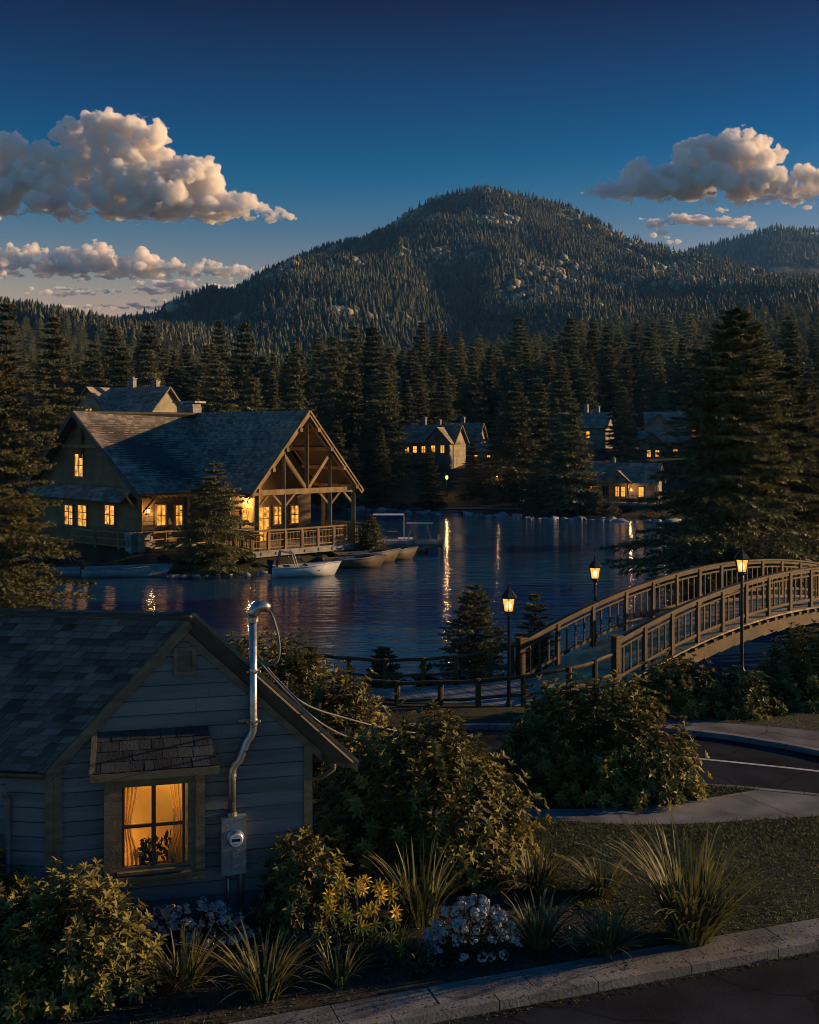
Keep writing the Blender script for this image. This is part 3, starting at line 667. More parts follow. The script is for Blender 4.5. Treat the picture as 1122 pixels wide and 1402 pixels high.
# side wall, back wall, inner gable sheet
def SW(l, z, o=0.0): n = Vector((-HR.y, HR.x, 0)); n = -n if n.y > 0 else n; return HO+HR*l+n*o+Vector((0, 0, z))
z = .10
while z < 2.36:
    z1 = min(z+hrow, 2.38); p = [SW(7, z, .044), SW(0, z, .044), SW(0, z1-.016, .034), SW(7, z1-.016, .034), SW(7, z, .008), SW(0, z, .008)]
    sb.add(p, [(0, 1, 2, 3), (4, 5, 1, 0), (0, 3, 4), (1, 5, 2)], random.random()); z = z1
bk_ = HR*7
for a, b_ in ((0, OPEN[0]), (OPEN[1], WR)):
    zb = [G(a, 0), G(b_, 0)]; tp = [G(b_, under(b_) if b_ > AW else under(b_))]; 
    if a < AW < b_: tp.append(G(AW, under(AW)))
    tp.append(G(a, under(a))); sb.add(zb+tp, [tuple(range(2+len(tp)))], .5)
sb.add([G(OPEN[0], 0), G(OPEN[1], 0), G(OPEN[1], OPEN[2]), G(OPEN[0], OPEN[2])], [(0, 1, 2, 3)], .5)
tp = [G(OPEN[1], under(OPEN[1]))]+([G(AW, under(AW))] if OPEN[0] < AW < OPEN[1] else [])+[G(OPEN[0], under(OPEN[0]))]
sb.add([G(OPEN[0], OPEN[3]), G(OPEN[1], OPEN[3])]+tp, [tuple(range(2+len(tp)))], .5)
sb.add([G(0, 0), G(0, under(0)), G(0, under(0))+bk_, G(0, 0)+bk_], [(0, 1, 2, 3)], .5)
sb.add([G(WR, 0, -.01), G(WR, under(WR), -.01), G(WR, under(WR), -.01)+bk_, G(WR, 0, -.01)+bk_], [(0, 1, 2, 3)], .5)
sb.add([p+bk_ for p in (G(0, 0), G(WR, 0), G(WR, under(WR)), G(AW, under(AW)), G(0, under(0)))], [(0, 1, 2, 3, 4)], .5)
sb.build('wall', M['siding'], H)
fb = MB(); fb.beam(G(-.02, .05, .0), G(WR+.02, .05, .0), .06, .10, tone=.4); fb.beam(SW(0, .05), SW(7, .05), .06, .10, tone=.4); fb.build('foundation', M['concrete'], H)
# roof slopes, rake boards, fascia
FO = -HR*.20; BO = HR*7.2
def RP(w_, z, f): return G(w_, z)+f
rf = MB()
slope_plate(rf, RP(EL_W, EL_Z, BO), RP(EL_W, EL_Z, FO), RP(AW, AZ, FO), RP(AW, AZ, BO), .07)
slope_plate(rf, RP(ER_W, ER_Z, FO), RP(ER_W, ER_Z, BO), RP(AW, AZ, BO), RP(AW, AZ, FO), .07)
roof = rf.build('roof', M['dark_wood'], H)
sh = MB(); up_ = Vector((0, 0, .006))
shingled(sh, RP(EL_W-.03, EL_Z-.02, BO)+up_, RP(EL_W-.03, EL_Z-.02, FO)+up_, RP(AW, AZ, FO)+up_, RP(AW, AZ, BO)+up_, .125, .23, .034, 3)
shingled(sh, RP(ER_W+.03, ER_Z-.02, FO)+up_, RP(ER_W+.03, ER_Z-.02, BO)+up_, RP(AW, AZ, BO)+up_, RP(AW, AZ, FO)+up_, .125, .23, .034, 4)
sh.build('shingles', M['shingle'], roof)
rc = MB(); n_ = 30
for i in range(n_):
    a = FO.lerp(BO, i/n_); c = FO.lerp(BO, (i+1.08)/n_); tn = random.random()
    for wd_, zz in ((-.11, -.10), (.11, -.10)):
        q = [RP(AW, AZ+.035, a), RP(AW, AZ+.035, c)+Vector((0, 0, -.012)), RP(AW+wd_, AZ+.035+zz, c)+Vector((0, 0, -.012)), RP(AW+wd_, AZ+.035+zz, a)]
        rc.add(q, [(0, 1, 2, 3)], tn)
rc.build('ridge_cap', M['shingle'], roof)
for (w0, z0, w1, z1) in ((EL_W-.02, EL_Z-.02, AW, AZ), (ER_W+.02, ER_Z-.02, AW, AZ)):
    t_ = MB(); f2 = FO-HR*.035; sl_ = Vector((0, 0, -.085))
    q = [RP(w0, z0+.02, FO-HR*.002), RP(w1, z1+.02, FO-HR*.002), RP(w1, z1-.17, FO-HR*.002), RP(w0, z0-.15, FO-HR*.002)]
    t_.plate(q, -HR, .035, .55)
    q = [RP(w0, z0+.022, FO-HR*.037), RP(w1, z1+.022, FO-HR*.037), RP(w1, z1-.045, FO-HR*.037), RP(w0, z0-.04, FO-HR*.037)]
    t_.plate(q, -HR, .02, .85); t_.build('rake_board', M['trim'], H)
    s_ = MB(); q = [G(w0, z0-.09, .03), G(w1, z1-.10, .03), RP(w1, z1-.10, FO), RP(w0, z0-.09, FO)]; s_.add(q, [(0, 1, 2, 3)], .3); s_.build('soffit', M['trim'], H)
    fr = MB(); dw = (1 if w0 < w1 else -1)                        # frieze board under the rake
    q = [G(w0+.30*dw, roof_z(w0+.30*dw)-.12, .034), G(w1, z1-.12, .034), G(w1, z1-.25, .034), G(w0+.30*dw, roof_z(w0+.30*dw)-.25, .034)]
    fr.plate(q, HN, .022, .3); fr.build('frieze_board', M['trim'], H)
gt = MB()
for k in range(14):                                               # half-round gutter along the left eave
    a = math.pi*k/13; 
gpts = [(-.02+.075*math.cos(math.pi+math.pi*k/8), .0+.075*math.sin(math.pi+math.pi*k/8)) for k in range(9)]
e0 = RP(EL_W-.07, EL_Z-.035, FO-HR*.01); e1 = RP(EL_W-.07, EL_Z-.035, BO); sd_ = -Vector((HR.y, -HR.x, 0)); sd_ = sd_ if sd_.y < 0 else -sd_
vs = [p+sd_*a+Vector((0, 0, b_)) for p in (e0, e1) for a, b_ in gpts]+[p+sd_*a*.9+Vector((0, 0, b_*.9)) for p in (e0, e1) for a, b_ in gpts]
gt.add(vs, [(k, k+1, 10+k, 9+k) for k in range(8)]+[(18+k, 27+k, 28+k, 19+k) for k in range(8)]+[(k, 18+k, 19+k, k+1) for k in range(8)]+[tuple(range(9))], .4)
gutter = gt.build('gutter', M['trim'], H)
dp = MB(); s0 = SW(.55, 2.30, .36); dp.tube([s0, s0+Vector((0, 0, -.07)), SW(.62, 2.12, .22), SW(.64, 2.02, .075), SW(.64, 1.2, .075), SW(.64, .12, .075), SW(.64, .07, .25)], .042, 8, .5); dp.build('downspout', M['siding'], H, True)
dp = MB(); e = G(3.90, 2.16, -.12); dp.tube([e, e+Vector((0, 0, -.06)), G(3.72, 1.99, -.12), G(3.58, 1.93, -.2), G(3.46, 1.86, -.45), G(3.40, 1.0, -.45), G(3.40, .12, -.45)], .032, 8, .5); dp.build('downspout', M['trim'], H, True)
ct = MB(); ct.beam(G(.045, .0, .045), G(.045, under(.05), .045), .11, .045, up=HN, tone=.4); ct.beam(SW(.05, .0, .045), SW(.05, 2.36, .045), .12, .04, up=sd_, tone=.5); ct.build('corner_board', M['trim'], H)
ct = MB(); ct.beam(G(WR-.04, .0, .045), G(WR-.04, under(WR), .045), .12, .045, up=HN, tone=.6); ct.build('corner_board', M['trim'], H)
# gable vent
va, vb = gw(238, 925, .04), gw(269, 885, .04); vt = MB()
def gframe(b, w0, w1, z0, z1, t, o0, th, tone=.5):                # rectangular frame on the gable wall
    for (a, c, e, f) in ((w0, w1, z1-t, z1), (w0, w1, z0, z0+t), (w0, w0+t, z0+t, z1-t), (w1-t, w1, z0+t, z1-t)):
        b.plate([G(a, e, o0), G(c, e, o0), G(c, f, o0), G(a, f, o0)], HN, th, tone+random.uniform(-.08, .08))
gframe(vt, va[0], vb[0], va[1], vb[1], .055, .034, .035); vent = vt.build('gable_vent', M['trim'], H); sv_ = MB(); nL = 8
for k in range(nL):
    z0 = va[1]+.05+(vb[1]-va[1]-.10)*k/nL; hh = (vb[1]-va[1]-.10)/nL; sv_.add([G(va[0]+.05, z0, .058), G(vb[0]-.05, z0, .058), G(vb[0]-.05, z0+hh*1.1, .034), G(va[0]+.05, z0+hh*1.1, .034)], [(0, 1, 2, 3)], .3+.4*random.random())
sv_.build('louvre', M['trim'], vent)
# bay window: box, trim, sash, curtains, lit room behind
BOF = .24; w0, z0 = gw(143, 1214, BOF); w1, z1 = gw(281, 1047, BOF); bw = MB()
def gplate(b, a, c, e, f, o0, th, tone=None): b.plate([G(a, e, o0), G(c, e, o0), G(c, f, o0), G(a, f, o0)], HN, th, tone)
gl0, gz0 = gw(171, 1187, BOF-.05); gl1, gz1 = gw(250, 1067, BOF-.05)
ft = .11
bw.plate([G(w0, z0, .0), G(w0, z0, BOF), G(w0, z1, BOF), G(w0, z1, .0)], HG, .03, .3); bw.plate([G(w1-.03, z0, 0), G(w1-.03, z0, BOF), G(w1-.03, z1, BOF), G(w1-.03, z1, 0)], HG, .03, .5)
bw.plate([G(w0+.03, z0, 0), G(w1-.03, z0, 0), G(w1-.03, z0, BOF), G(w0+.03, z0, BOF)], (0, 0, 1), .03, .4)
gframe(bw, w0, w1, z0, z1, .13, BOF, .03, .55); gframe(bw, w0+.13, w1-.13, z0+.13, z1-.13, gl0-w0-.13-.035, BOF-.02, .03, .4)
bay = bw.build('bay_window', M['trim'], H)
sl2 = MB(); sl2.beam(G(w0-.02, z0+.10, BOF+.05), G(w1+.02, z0+.10, BOF+.05), .09, .045, tone=.6); sl2.beam(G(gl0-.10, gz0-.055, BOF+.045), G(gl1+.10, gz0-.055, BOF+.045), .07, .04, tone=.6); sl2.build('window_sill', M['trim'], bay)
sa = MB(); gframe(sa, gl0-.035, gl1+.035, gz0-.035, gz1+.035, .035, BOF-.05, .035, .3); gm_ = (gl0+gl1)/2; zm_ = (gz0+gz1)/2-.02
gplate(sa, gm_-.03, gm_+.03, gz0, gz1, BOF-.047, .03, .3); gplate(sa, gl0, gm_-.03, zm_-.022, zm_+.022, BOF-.05, .03, .3); gplate(sa, gm_+.03, gl1, zm_-.022, zm_+.022, BOF-.05, .03, .3)
sa.build('sash', M['dark_wood'], bay)
rm = MB(); dp_ = -.75; a, c, e, f = OPEN[0]-.35, OPEN[1]+.35, OPEN[2]-.25, OPEN[3]+.3     # the lit room behind the window
rm.add([G(a, e, dp_), G(c, e, dp_), G(c, f, dp_), G(a, f, dp_)], [(0, 1, 2, 3)], .5)
for (p, q, r_, s_) in (((a, e), (a, f), 0, 0), ((c, e), (c, f), 0, 0), ((a, e), (c, e), 0, 0), ((a, f), (c, f), 0, 0)):
    rm.add([G(*p, -.02), G(*p, dp_), G(*q, dp_), G(*q, -.02)], [(0, 1, 2, 3)], .5)
rm.build('room', M['room'], H)
lamp('room_light', G(OPEN[0]-.2, e+.35, -.45), 9, (1, .57, .14), .08); lamp('room_light', G((a+c)/2+.15, f-.22, -.40), 10, (1, .57, .14), .08)  # first one added low and out of view, to brighten the lower window
for (x0, x1, sgn) in ((gl0-.02, gl0+.20, 1), (gl1-.20, gl1+.02, -1)):
    cb = MB(); nx, nz = 26, 14; vs = []
    for iz in range(nz+1):
        fz = iz/nz; gather = 1-.52*math.exp(-((fz-.42)/.20)**2) if fz < .42 else 1-.52*math.exp(-((fz-.42)/.34)**2)
        for ix in range(nx+1):
            fx = ix/nx; xx = (x0+(x1-x0)*fx*gather) if sgn > 0 else (x1-(x1-x0)*fx*gather)
            vs.append(G(xx, gz0-.02+(gz1-gz0+.06)*fz, BOF-.13+.022*math.sin(fx*24+fz*.8)))
    cb.add(vs, [(iz*(nx+1)+ix, iz*(nx+1)+ix+1, (iz+1)*(nx+1)+ix+1, (iz+1)*(nx+1)+ix) for iz in range(nz) for ix in range(nx)], .5); cb.build('curtain', M['curtain'], bay, True)
# bay roof
c0 = gw(120, 1013, .56)[0], 0; pw0, pz0 = gw(140, 1050, .50); pw1, pz1 = gw(302, 1046, .50); qw1, qz1 = gw(272, 997, .03); qw0, qz1b = gw(128, 1004, .03); ztop = (qz1+qz1b)/2+.02; zbot = z1+.045
pw0 = w0-.17; pw1 = w1+.17
br = MB(); slope_plate(br, G(pw0, zbot, .46), G(pw1, zbot, .46), G(pw1-.12, ztop, .03), G(pw0+.02, ztop, .03), .04)
for x_, xt in ((pw0+.03, pw0+.05), (pw1-.05, pw1-.14)):
    br.plate([G(x_, zbot-.03, .03), G(x_, zbot-.03, .45), G(xt, ztop-.04, .03)], HG, .02, .4)
br.plate([G(pw0+.02, zbot-.035, .03), G(pw1-.02, zbot-.035, .03), G(pw1-.02, zbot-.035, .44), G(pw0+.02, zbot-.035, .44)], (0, 0, 1), .015, .3)
bro = br.build('bay_roof', M['trim'], H)
bs = MB(); u3 = Vector((0, 0, .004)); shingled(bs, G(pw0+.05, zbot, .47)+u3, G(pw1, zbot, .47)+u3, G(pw1-.12, ztop, .035)+u3, G(pw0+.06, ztop, .035)+u3, .15, .20, .016, 9); bs.build('bay_shingles', M['bay_shingle'], bro)
bf = MB(); bf.beam(G(pw0-.01, zbot-.055, .475), G(pw1+.01, zbot-.055, .475), .035, .10, tone=.6); bf.beam(G(pw0+.02, zbot+.0, .47), G(pw0+.04, ztop+.015, .04), .07, .03, tone=.7); bf.build('bay_fascia', M['trim'], bro)
# plants on the inside sill
for k, (fx, hh) in enumerate(((.28, .30), (.50, .44), (.80, .36))):
    pt = G(gl0+(gl1-gl0)*fx, gz0-.06, BOF-.26)
    t = thing('potted_plant', ['low potted plant at the left behind the lit window', 'tallest potted plant in the middle of the lit window', 'bushy potted plant at the right behind the lit window'][k], 'potted plant', pt, group='potted plants on the window sill')
    pb = MB(); pb.lathe([(.05, 0), (.075, .12), (.08, .12), (.08, .14), (.06, .14)], n=12); pb.build('pot', M['kerb'], t)
    rg = np.random.default_rng(40+k); n = 46; D = unit(rg.normal(size=(n, 3))+np.array([0, 0, .7])); O = np.array([0, 0, .13])+D*rg.uniform(.02, .16, (n, 1))*np.array([1, .6, hh/.26])
    D2 = unit(D+rg.normal(size=(n, 3))*.5); V, T = leaves(O, D2, perp(D2, rg), rg.uniform(.08, .13, n), rg.uniform(.05, .075, n), rg); link('foliage', np_mesh('foliage', V, T, M['leaf_green'], np.full(len(T), .3)), t)
shelf = MB(); shelf.beam(G(gl0-.08, gz0-.08, BOF-.20), G(gl1+.08, gz0-.08, BOF-.20), .26, .03, tone=.6); shelf.build('inner_sill', M['trim'], bay)

# ------------------------------------------------------------------ meter box, service mast, cable
bx0, bz0 = gw(303, 1197, .10); bx1, bz1 = gw(337, 1115, .10); bx1 -= .0
mb = thing('meter_box', 'grey metal electric meter box with round dial on the clapboard gable', 'meter box', G((bx0+bx1)/2, bz0, .06), world=True)
b = MB(); gplate(b, bx0, bx1, bz0, bz1, .034, .13, .5); b.build('enclosure', M['meter_paint'], mb)
b = MB(); gplate(b, bx0+.012, bx1-.012, bz0+.012, bz1-.012, .166, .012, .6)
for x_, z_ in ((bx0+.03, bz0+.03), (bx1-.03, bz0+.03), (bx0+.03, bz1-.03), (bx1-.03, bz1-.03), ((bx0+bx1)/2, bz1-.06)): gplate(b, x_-.007, x_+.007, z_-.007, z_+.007, .179, .005, .2)
b.build('cover', M['meter_paint'], mb)
cw, cz = (bx0+bx1)/2+.02, bz1-.29; md = MB(); axm = Matrix((HG, Vector((0, 0, 1)), HN)).transposed()
def disc(b, prof, n=24, tone=.5):
    t_ = MB(); t_.lathe(prof, n=n); c_ = G(cw, cz, 0)
    b.add([c_+axm @ Vector(v) for v in t_.v], t_.f, tone)
disc(md, [(.125, .179), (.125, .20), (.105, .21), (.105, .262), (.095, .275)]); dial = md.build('meter_dial', M['steel'], mb, False)
md = MB(); disc(md, [(.092, .276), (.088, .282)]); fc = md.build('dial_face', M['meter_face'], dial)
md = MB(); gplate(md, cw-.058, cw+.058, cz-.018, cz+.022, .284, .003, .1); gplate(md, cw-.03, cw+.03, cz+.045, cz+.052, .284, .002, .1); gplate(md, cw-.035, cw+.035, cz-.055, cz-.049, .284, .002, .1); md.build('dial_register', M['ink'], dial)
md = MB(); gplate(md, (bx0+bx1)/2-.04, (bx0+bx1)/2+.075, bz0+.09, bz0+.36, .179, .014, .8); gplate(md, (bx0+bx1)/2-.02, (bx0+bx1)/2+.055, bz0+.11, bz0+.34, .1935, .008, .55); md.build('breaker_door', M['meter_paint'], mb)
md = MB(); md.tube([G(bx1-.07, bz0+.0, .10), G(bx1-.07, bz0-.06, .10), G(bx1-.07, .0, .10)], .036, 10); md.lathe([(.05, 0), (.05, .05)], G(bx1-.07, bz0-.055, .10), 10); md.build('conduit', M['steel'], mb, False)
md = MB(); md.tube([G(bx0+.10, bz0, .09), G(bx0+.10, bz0-.3, .09), G(bx0+.09, bz0-.42, .085), G(bx0+.0, bz0-.52, .07), G(bx0-.08, bz0-.56, .05)], .018, 8); md.lathe([(.028, 0), (.028, .06)], G(bx0+.10, bz0-.06, .09), 8); md.build('ground_wire', M['steel'], mb, True)
ms = thing('service_mast', 'tall galvanised steel pipe mast with bends rising above the roof edge', 'pipe', G(bx0+.2, bz1, .1), world=True)
mo = .11
x1_, zA = gw(318, 1112, mo); _, zB = gw(318, 1062, mo); x2_, zC = gw(347, 1010, mo); _, zD = gw(347, 850, mo)
P0 = []; 
def arc2(p, q, r_, n=7): return [p.lerp(q, k/n) for k in range(n+1)]
pts = [G(x1_, bz1-.0, mo), G(x1_, zB, mo), G(x1_+.008, zB+.09, mo), G(x1_+.04, zB+.16, mo), G(x1_+.10, zB+.205, mo), G(x2_-.09, zC-.04+.00, mo), G(x2_-.035, zC+.03, mo), G(x2_-.006, zC+.10, mo), G(x2_, zC+.18, mo), G(x2_, zD, mo)]
pp = MB(); pp.tube(pts, .056, 14); pp.build('pipe', M['steel'], ms, True)
for (xx, zz, r_, h_) in ((x1_, bz1, .072, .06), (x1_, zB-.02, .064, .05), (x2_, zC+.16, .064, .05), (x2_, zD-.02, .075, .08), (x2_, zD-.35, .060, .02)):
    fo = MB(); fo.lathe([(r_*.9, 0), (r_, .008), (r_, h_-.008), (r_*.9, h_)], G(xx, zz, mo), 14); fo.build('coupling', M['steel'], ms)
def clamp(zz, ext):
    c_ = MB(); c_.lathe([(.068, 0), (.070, .035), (.068, .07)], G(x2_, zz, mo), 14); c_.beam(G(x2_-ext, zz+.035, .06), G(x2_+.10, zz+.035, .06), .025, .03); c_.lathe([(.018, 0), (.018, .03)], G(x2_-.085, zz+.02, mo+.05), 6); c_.lathe([(.018, 0), (.018, .03)], G(x2_+.085, zz+.02, mo+.05), 6); c_.build('clamp', M['steel'], ms)
clamp(gw(347, 990, mo)[1], .20); clamp(gw(347, 922, mo)[1], .10)
wh = MB(); wc = G(x2_, zD+.05, mo); wh.tube([wc, wc+Vector((0, 0, .06)), wc+HG*.035+Vector((0, 0, .12)), wc+HG*.10+Vector((0, 0, .155)), wc+HG*.17+Vector((0, 0, .15)), wc+HG*.22+Vector((0, 0, .115))], [.066, .075, .086, .086, .075, .06], 14); wh.build('weatherhead', M['steel'], ms, True)
oc = MB(); s0 = wc+HG*.21+Vector((0, 0, .11))
def bez(p, n=10):
    P = [Vector(q) for q in p]; out = []
    P = [2*P[0]-P[1]]+P+[2*P[-1]-P[-2]]
    for i in range(1, len(P)-2):
        for k in range(n):
            t = k/n; a, b_, c, d = P[i-1], P[i], P[i+1], P[i+2]; out.append(.5*((2*b_)+(c-a)*t+(2*a-5*b_+4*c-d)*t*t+(3*b_-a-3*c+d)*t**3))
    return out+[P[-2]]
def gg(px, py, o): w_, z_ = gw(px, py, o); return G(w_, z_, o)
oc.tube(bez([s0, gg(374, 845, .2), gg(382, 875, .22), gg(382, 900, .25), gg(374, 910, .25), gg(362, 907, .24), gg(354, 902, .2)]), .017, 7)
far_p = at(572, 1004, 19.0)
oc.tube(bez([gg(354, 898, .2), gg(380, 930, .32), gg(420, 965, .6), at(480, 985, 17.8), at(535, 999, 18.6), far_p]), .014, 6)
oc.tube(bez([gg(354, 905, .2), gg(395, 950, .32), gg(440, 990, .62), at(485, 1011, 17.7), at(530, 1012, 18.4), far_p+Vector((0, 0, -.08))]), .014, 6)
tag(oc.build('service_cable', M['cable'], None, True), 'grey overhead service cables sagging from the pipe mast past the eave', 'cable')

# ------------------------------------------------------------------ gabled lake houses (local frame: ridge along x, front towards -y)
def win_parts(p, x, z, w_, h_, y, axis='y', sgn=-1, lit=True, fr=.07, mt='trim', bars=(1, 1), glass='win_far'):
    """window: frame with its pane; sits on the wall plane y (axis y) or x (axis x)"""
    def bx(b, a, c, e, f, o0, o1):
        if axis == 'y': b.box(((a+c)/2, y+sgn*(o0+o1)/2, (e+f)/2), (c-a, abs(o1-o0), f-e))
        else: b.box((y+sgn*(o0+o1)/2, (a+c)/2, (e+f)/2), (abs(o1-o0), c-a, f-e))
    b = MB()
    bx(b, x-w_/2-fr, x+w_/2+fr, z+h_, z+h_+fr*1.2, 0.002, .07); bx(b, x-w_/2-fr*1.3, x+w_/2+fr*1.3, z-fr*1.1, z, 0.002, .09)
    bx(b, x-w_/2-fr, x-w_/2, z, z+h_, .002, .065); bx(b, x+w_/2, x+w_/2+fr, z, z+h_, .002, .065)
    for k in range(bars[0]): c = x-w_/2+w_*(k+1)/(bars[0]+1); bx(b, c-fr*.3, c+fr*.3, z, z+h_, .022, .05)
    for k in range(bars[1]): c = z+h_*(k+1)/(bars[1]+1); bx(b, x-w_/2, x+w_/2, c-fr*.25, c+fr*.25, .024, .046)
    o = b.build('window', M[mt], p); q = MB(); bx(q, x-w_/2, x+w_/2, z, z+h_, .003, .02); q.build('pane', M[glass] if lit else M['glass_dark'], o); return o
def gable_wing(p, L, D, hw, rise, over=.45, y0=0.0, x0=0.0, z0=0.0, rmat='cabin_shingle', wmat='cabin_wall', th=.14, course=.28, seed=1, base=-1.5, ow=None, roof=True):
    """walls with gables at both ends and a shingled roof"""
    hx, hy = L/2, D/2; ow = over if ow is None else ow; b = MB()
    n = max(3, int(hw/.3))
    for i in range(n):
        a, c = base+(hw-base)*i/n if False else (z0+hw*i/n), z0+hw*(i+1)/n; tn = random.random()
        for (q0, q1) in (((-hx, -hy), (hx, -hy)), ((hx, -hy), (hx, hy)), ((hx, hy), (-hx, hy)), ((-hx, hy), (-hx, -hy))):
            b.add([(x0+q0[0], y0+q0[1], a), (x0+q1[0], y0+q1[1], a), (x0+q1[0], y0+q1[1], c), (x0+q0[0], y0+q0[1], c)], [(0, 1, 2, 3)], tn)
    for sx in (-hx, hx): b.add([(x0+sx, y0-hy, z0+hw), (x0+sx, y0+hy, z0+hw), (x0+sx, y0, z0+hw+rise)], [(0, 1, 2)], .5)
    for (q0, q1) in (((-hx, -hy), (hx, -hy)), ((hx, -hy), (hx, hy)), ((hx, hy), (-hx, hy)), ((-hx, hy), (-hx, -hy))):
        b.add([(x0+q0[0], y0+q0[1], z0+base), (x0+q1[0], y0+q1[1], z0+base), (x0+q1[0], y0+q1[1], z0), (x0+q0[0], y0+q0[1], z0)], [(0, 1, 2, 3)], .15)
    b.build('wall', M[wmat], p)
    if not roof: return
    k = rise/hy; ez = z0+hw-ow*k; r = MB(); s = MB(); zr = z0+hw+rise
    for sy in (-1, 1):
        A = [(x0-hx-over, y0+sy*(hy+ow), ez+th), (x0+hx+over, y0+sy*(hy+ow), ez+th), (x0+hx+over, y0, zr+th), (x0-hx-over, y0, zr+th)]
        slope_plate(r, *A, th*.8); shingled(s, *[Vector(q)+Vector((0, 0, .01)) for q in A], course, course*1.3, course*.16, seed+sy)
    ro = r.build('roof', M['trim'], p); s.build('shingles', M[rmat], ro); return ro
def chimney(p, x, y, z0, z1, w_=.6, d_=.5, m='stone'):
    b = MB(); b.box((x, y, (z0+z1)/2), (w_, d_, z1-z0)); b.box((x, y, z1+.04), (w_*1.25, d_*1.25, .08), tone=.8); b.box((x, y, z1+.14), (w_*.55, d_*.55, .12), tone=.2); return b.build('chimney', M[m], p)
def rail(b, p, q, h=.9, n=4, pw=.09, bal=0):
    p = Vector(p); q = Vector(q)
    for k in range(n+1): c = p.lerp(q, k/n); b.box(c+Vector((0, 0, h/2)), (pw, pw, h))
    b.beam(p+Vector((0, 0, h)), q+Vector((0, 0, h)), pw*1.2, pw*.7); b.beam(p+Vector((0, 0, h*.22)), q+Vector((0, 0, h*.22)), pw*.6, pw*.6); b.beam(p+Vector((0, 0, h*.6)), q+Vector((0, 0, h*.6)), pw*.5, pw*.5)
    for k in range(bal): c = p.lerp(q, (k+.5)/bal); b.box(c+Vector((0, 0, h*.6)), (pw*.35, pw*.35, h*.78))

# cabin with the gabled porch by the shore
def yawed(a): return R(a)
c1 = at(858, 690, 114); CB = thing('cabin', 'small lit cabin with gabled porch and railed deck just above the far shore rocks', 'cabin', (c1.x, 115.2, -.28), R(-22))
gable_wing(CB, 7.2, 3.7, 2.1, 1.75, .35, seed=20)
b = MB(); b.box((0.1, -2.75, -.08), (8.0, 1.9, .14)); b.box((0.1, -3.68, -.12), (8.0, .06, .24))
for x in (-3.7, -2.2, -.4, 1.6, 3.6): b.box((x, -3.5, -.75), (.14, .14, 1.3))
b.build('deck', M['grey_wood'], CB)
b = MB(); rail(b, (-3.85, -3.6, 0), (-1.1, -3.6, 0), .75, 3, .08); b.build('railing', M['grey_wood'], CB); b = MB(); rail(b, (1.0, -3.6, 0), (4.05, -3.6, 0), .75, 3, .08); rail(b, (4.05, -3.6, 0), (4.05, -1.9, 0), .75, 1, .08); b.build('railing', M['grey_wood'], CB)
b = MB()
for x in (-1.05, 0.95, 3.9): b = MB(); b.box((x, -3.0, 1.03), (.16, .16, 2.06)); b.build('porch_post', M['timber'], CB)
b = MB(); s = MB()
for sg in (-1, 1):
    A = [(-.05+sg*1.5, -3.35, 1.95), (-.05+sg*1.5, -.6, 1.95), (-.05, -.6, 3.25), (-.05, -3.35, 3.25)]
    if sg < 0: A = [A[1], A[0], A[3], A[2]]
    slope_plate(b, *A, .1); shingled(s, *[Vector(q)+Vector((0, 0, .012)) for q in A], .28, .35, .04, 31+sg)
pr = b.build('porch_roof', M['trim'], CB); s.build('shingles', M['cabin_shingle'], pr)
b = MB(); b.plate([(-1.25, -3.2, 1.98), (1.15, -3.2, 1.98), (-.05, -3.2, 3.08)], (0, 1, 0), .06); b.lathe([(.2, 0), (.2, .04)], (0, 0, 0), 12) if False else None
pg = b.build('porch_gable', M['grey_wood'], CB); b = MB(); b.box((-.05, -3.22, 2.5), (.32, .03, .32)); b.build('round_vent', M['dark_wood'], pg)
for x, lit in ((-2.9, True), (-1.6, False), (-.35, True), (.25, True), (2.1, True)): win_parts(CB, x, .55, .5 if abs(x) > .6 else .38, 1.0, -1.85, lit=lit, fr=.08)
win_parts(CB, -.6, .5, .5, 1.05, 3.6, 'x', 1)
chimney(CB, -1.2, .3, 3.4, 4.35, .4, .4); b = MB(); b.box((1.1, -1.9, 1.25), (.14, .12, .2)); wl_ = b.build('wall_lamp', M['lamp_glass'], CB); lamp('cabin_light', (CB.location.x+.1, CB.location.y-2.9, 1.25), 22); lamp('cabin_light', (CB.location.x+3.5, CB.location.y-3.6, 1.2), 10)

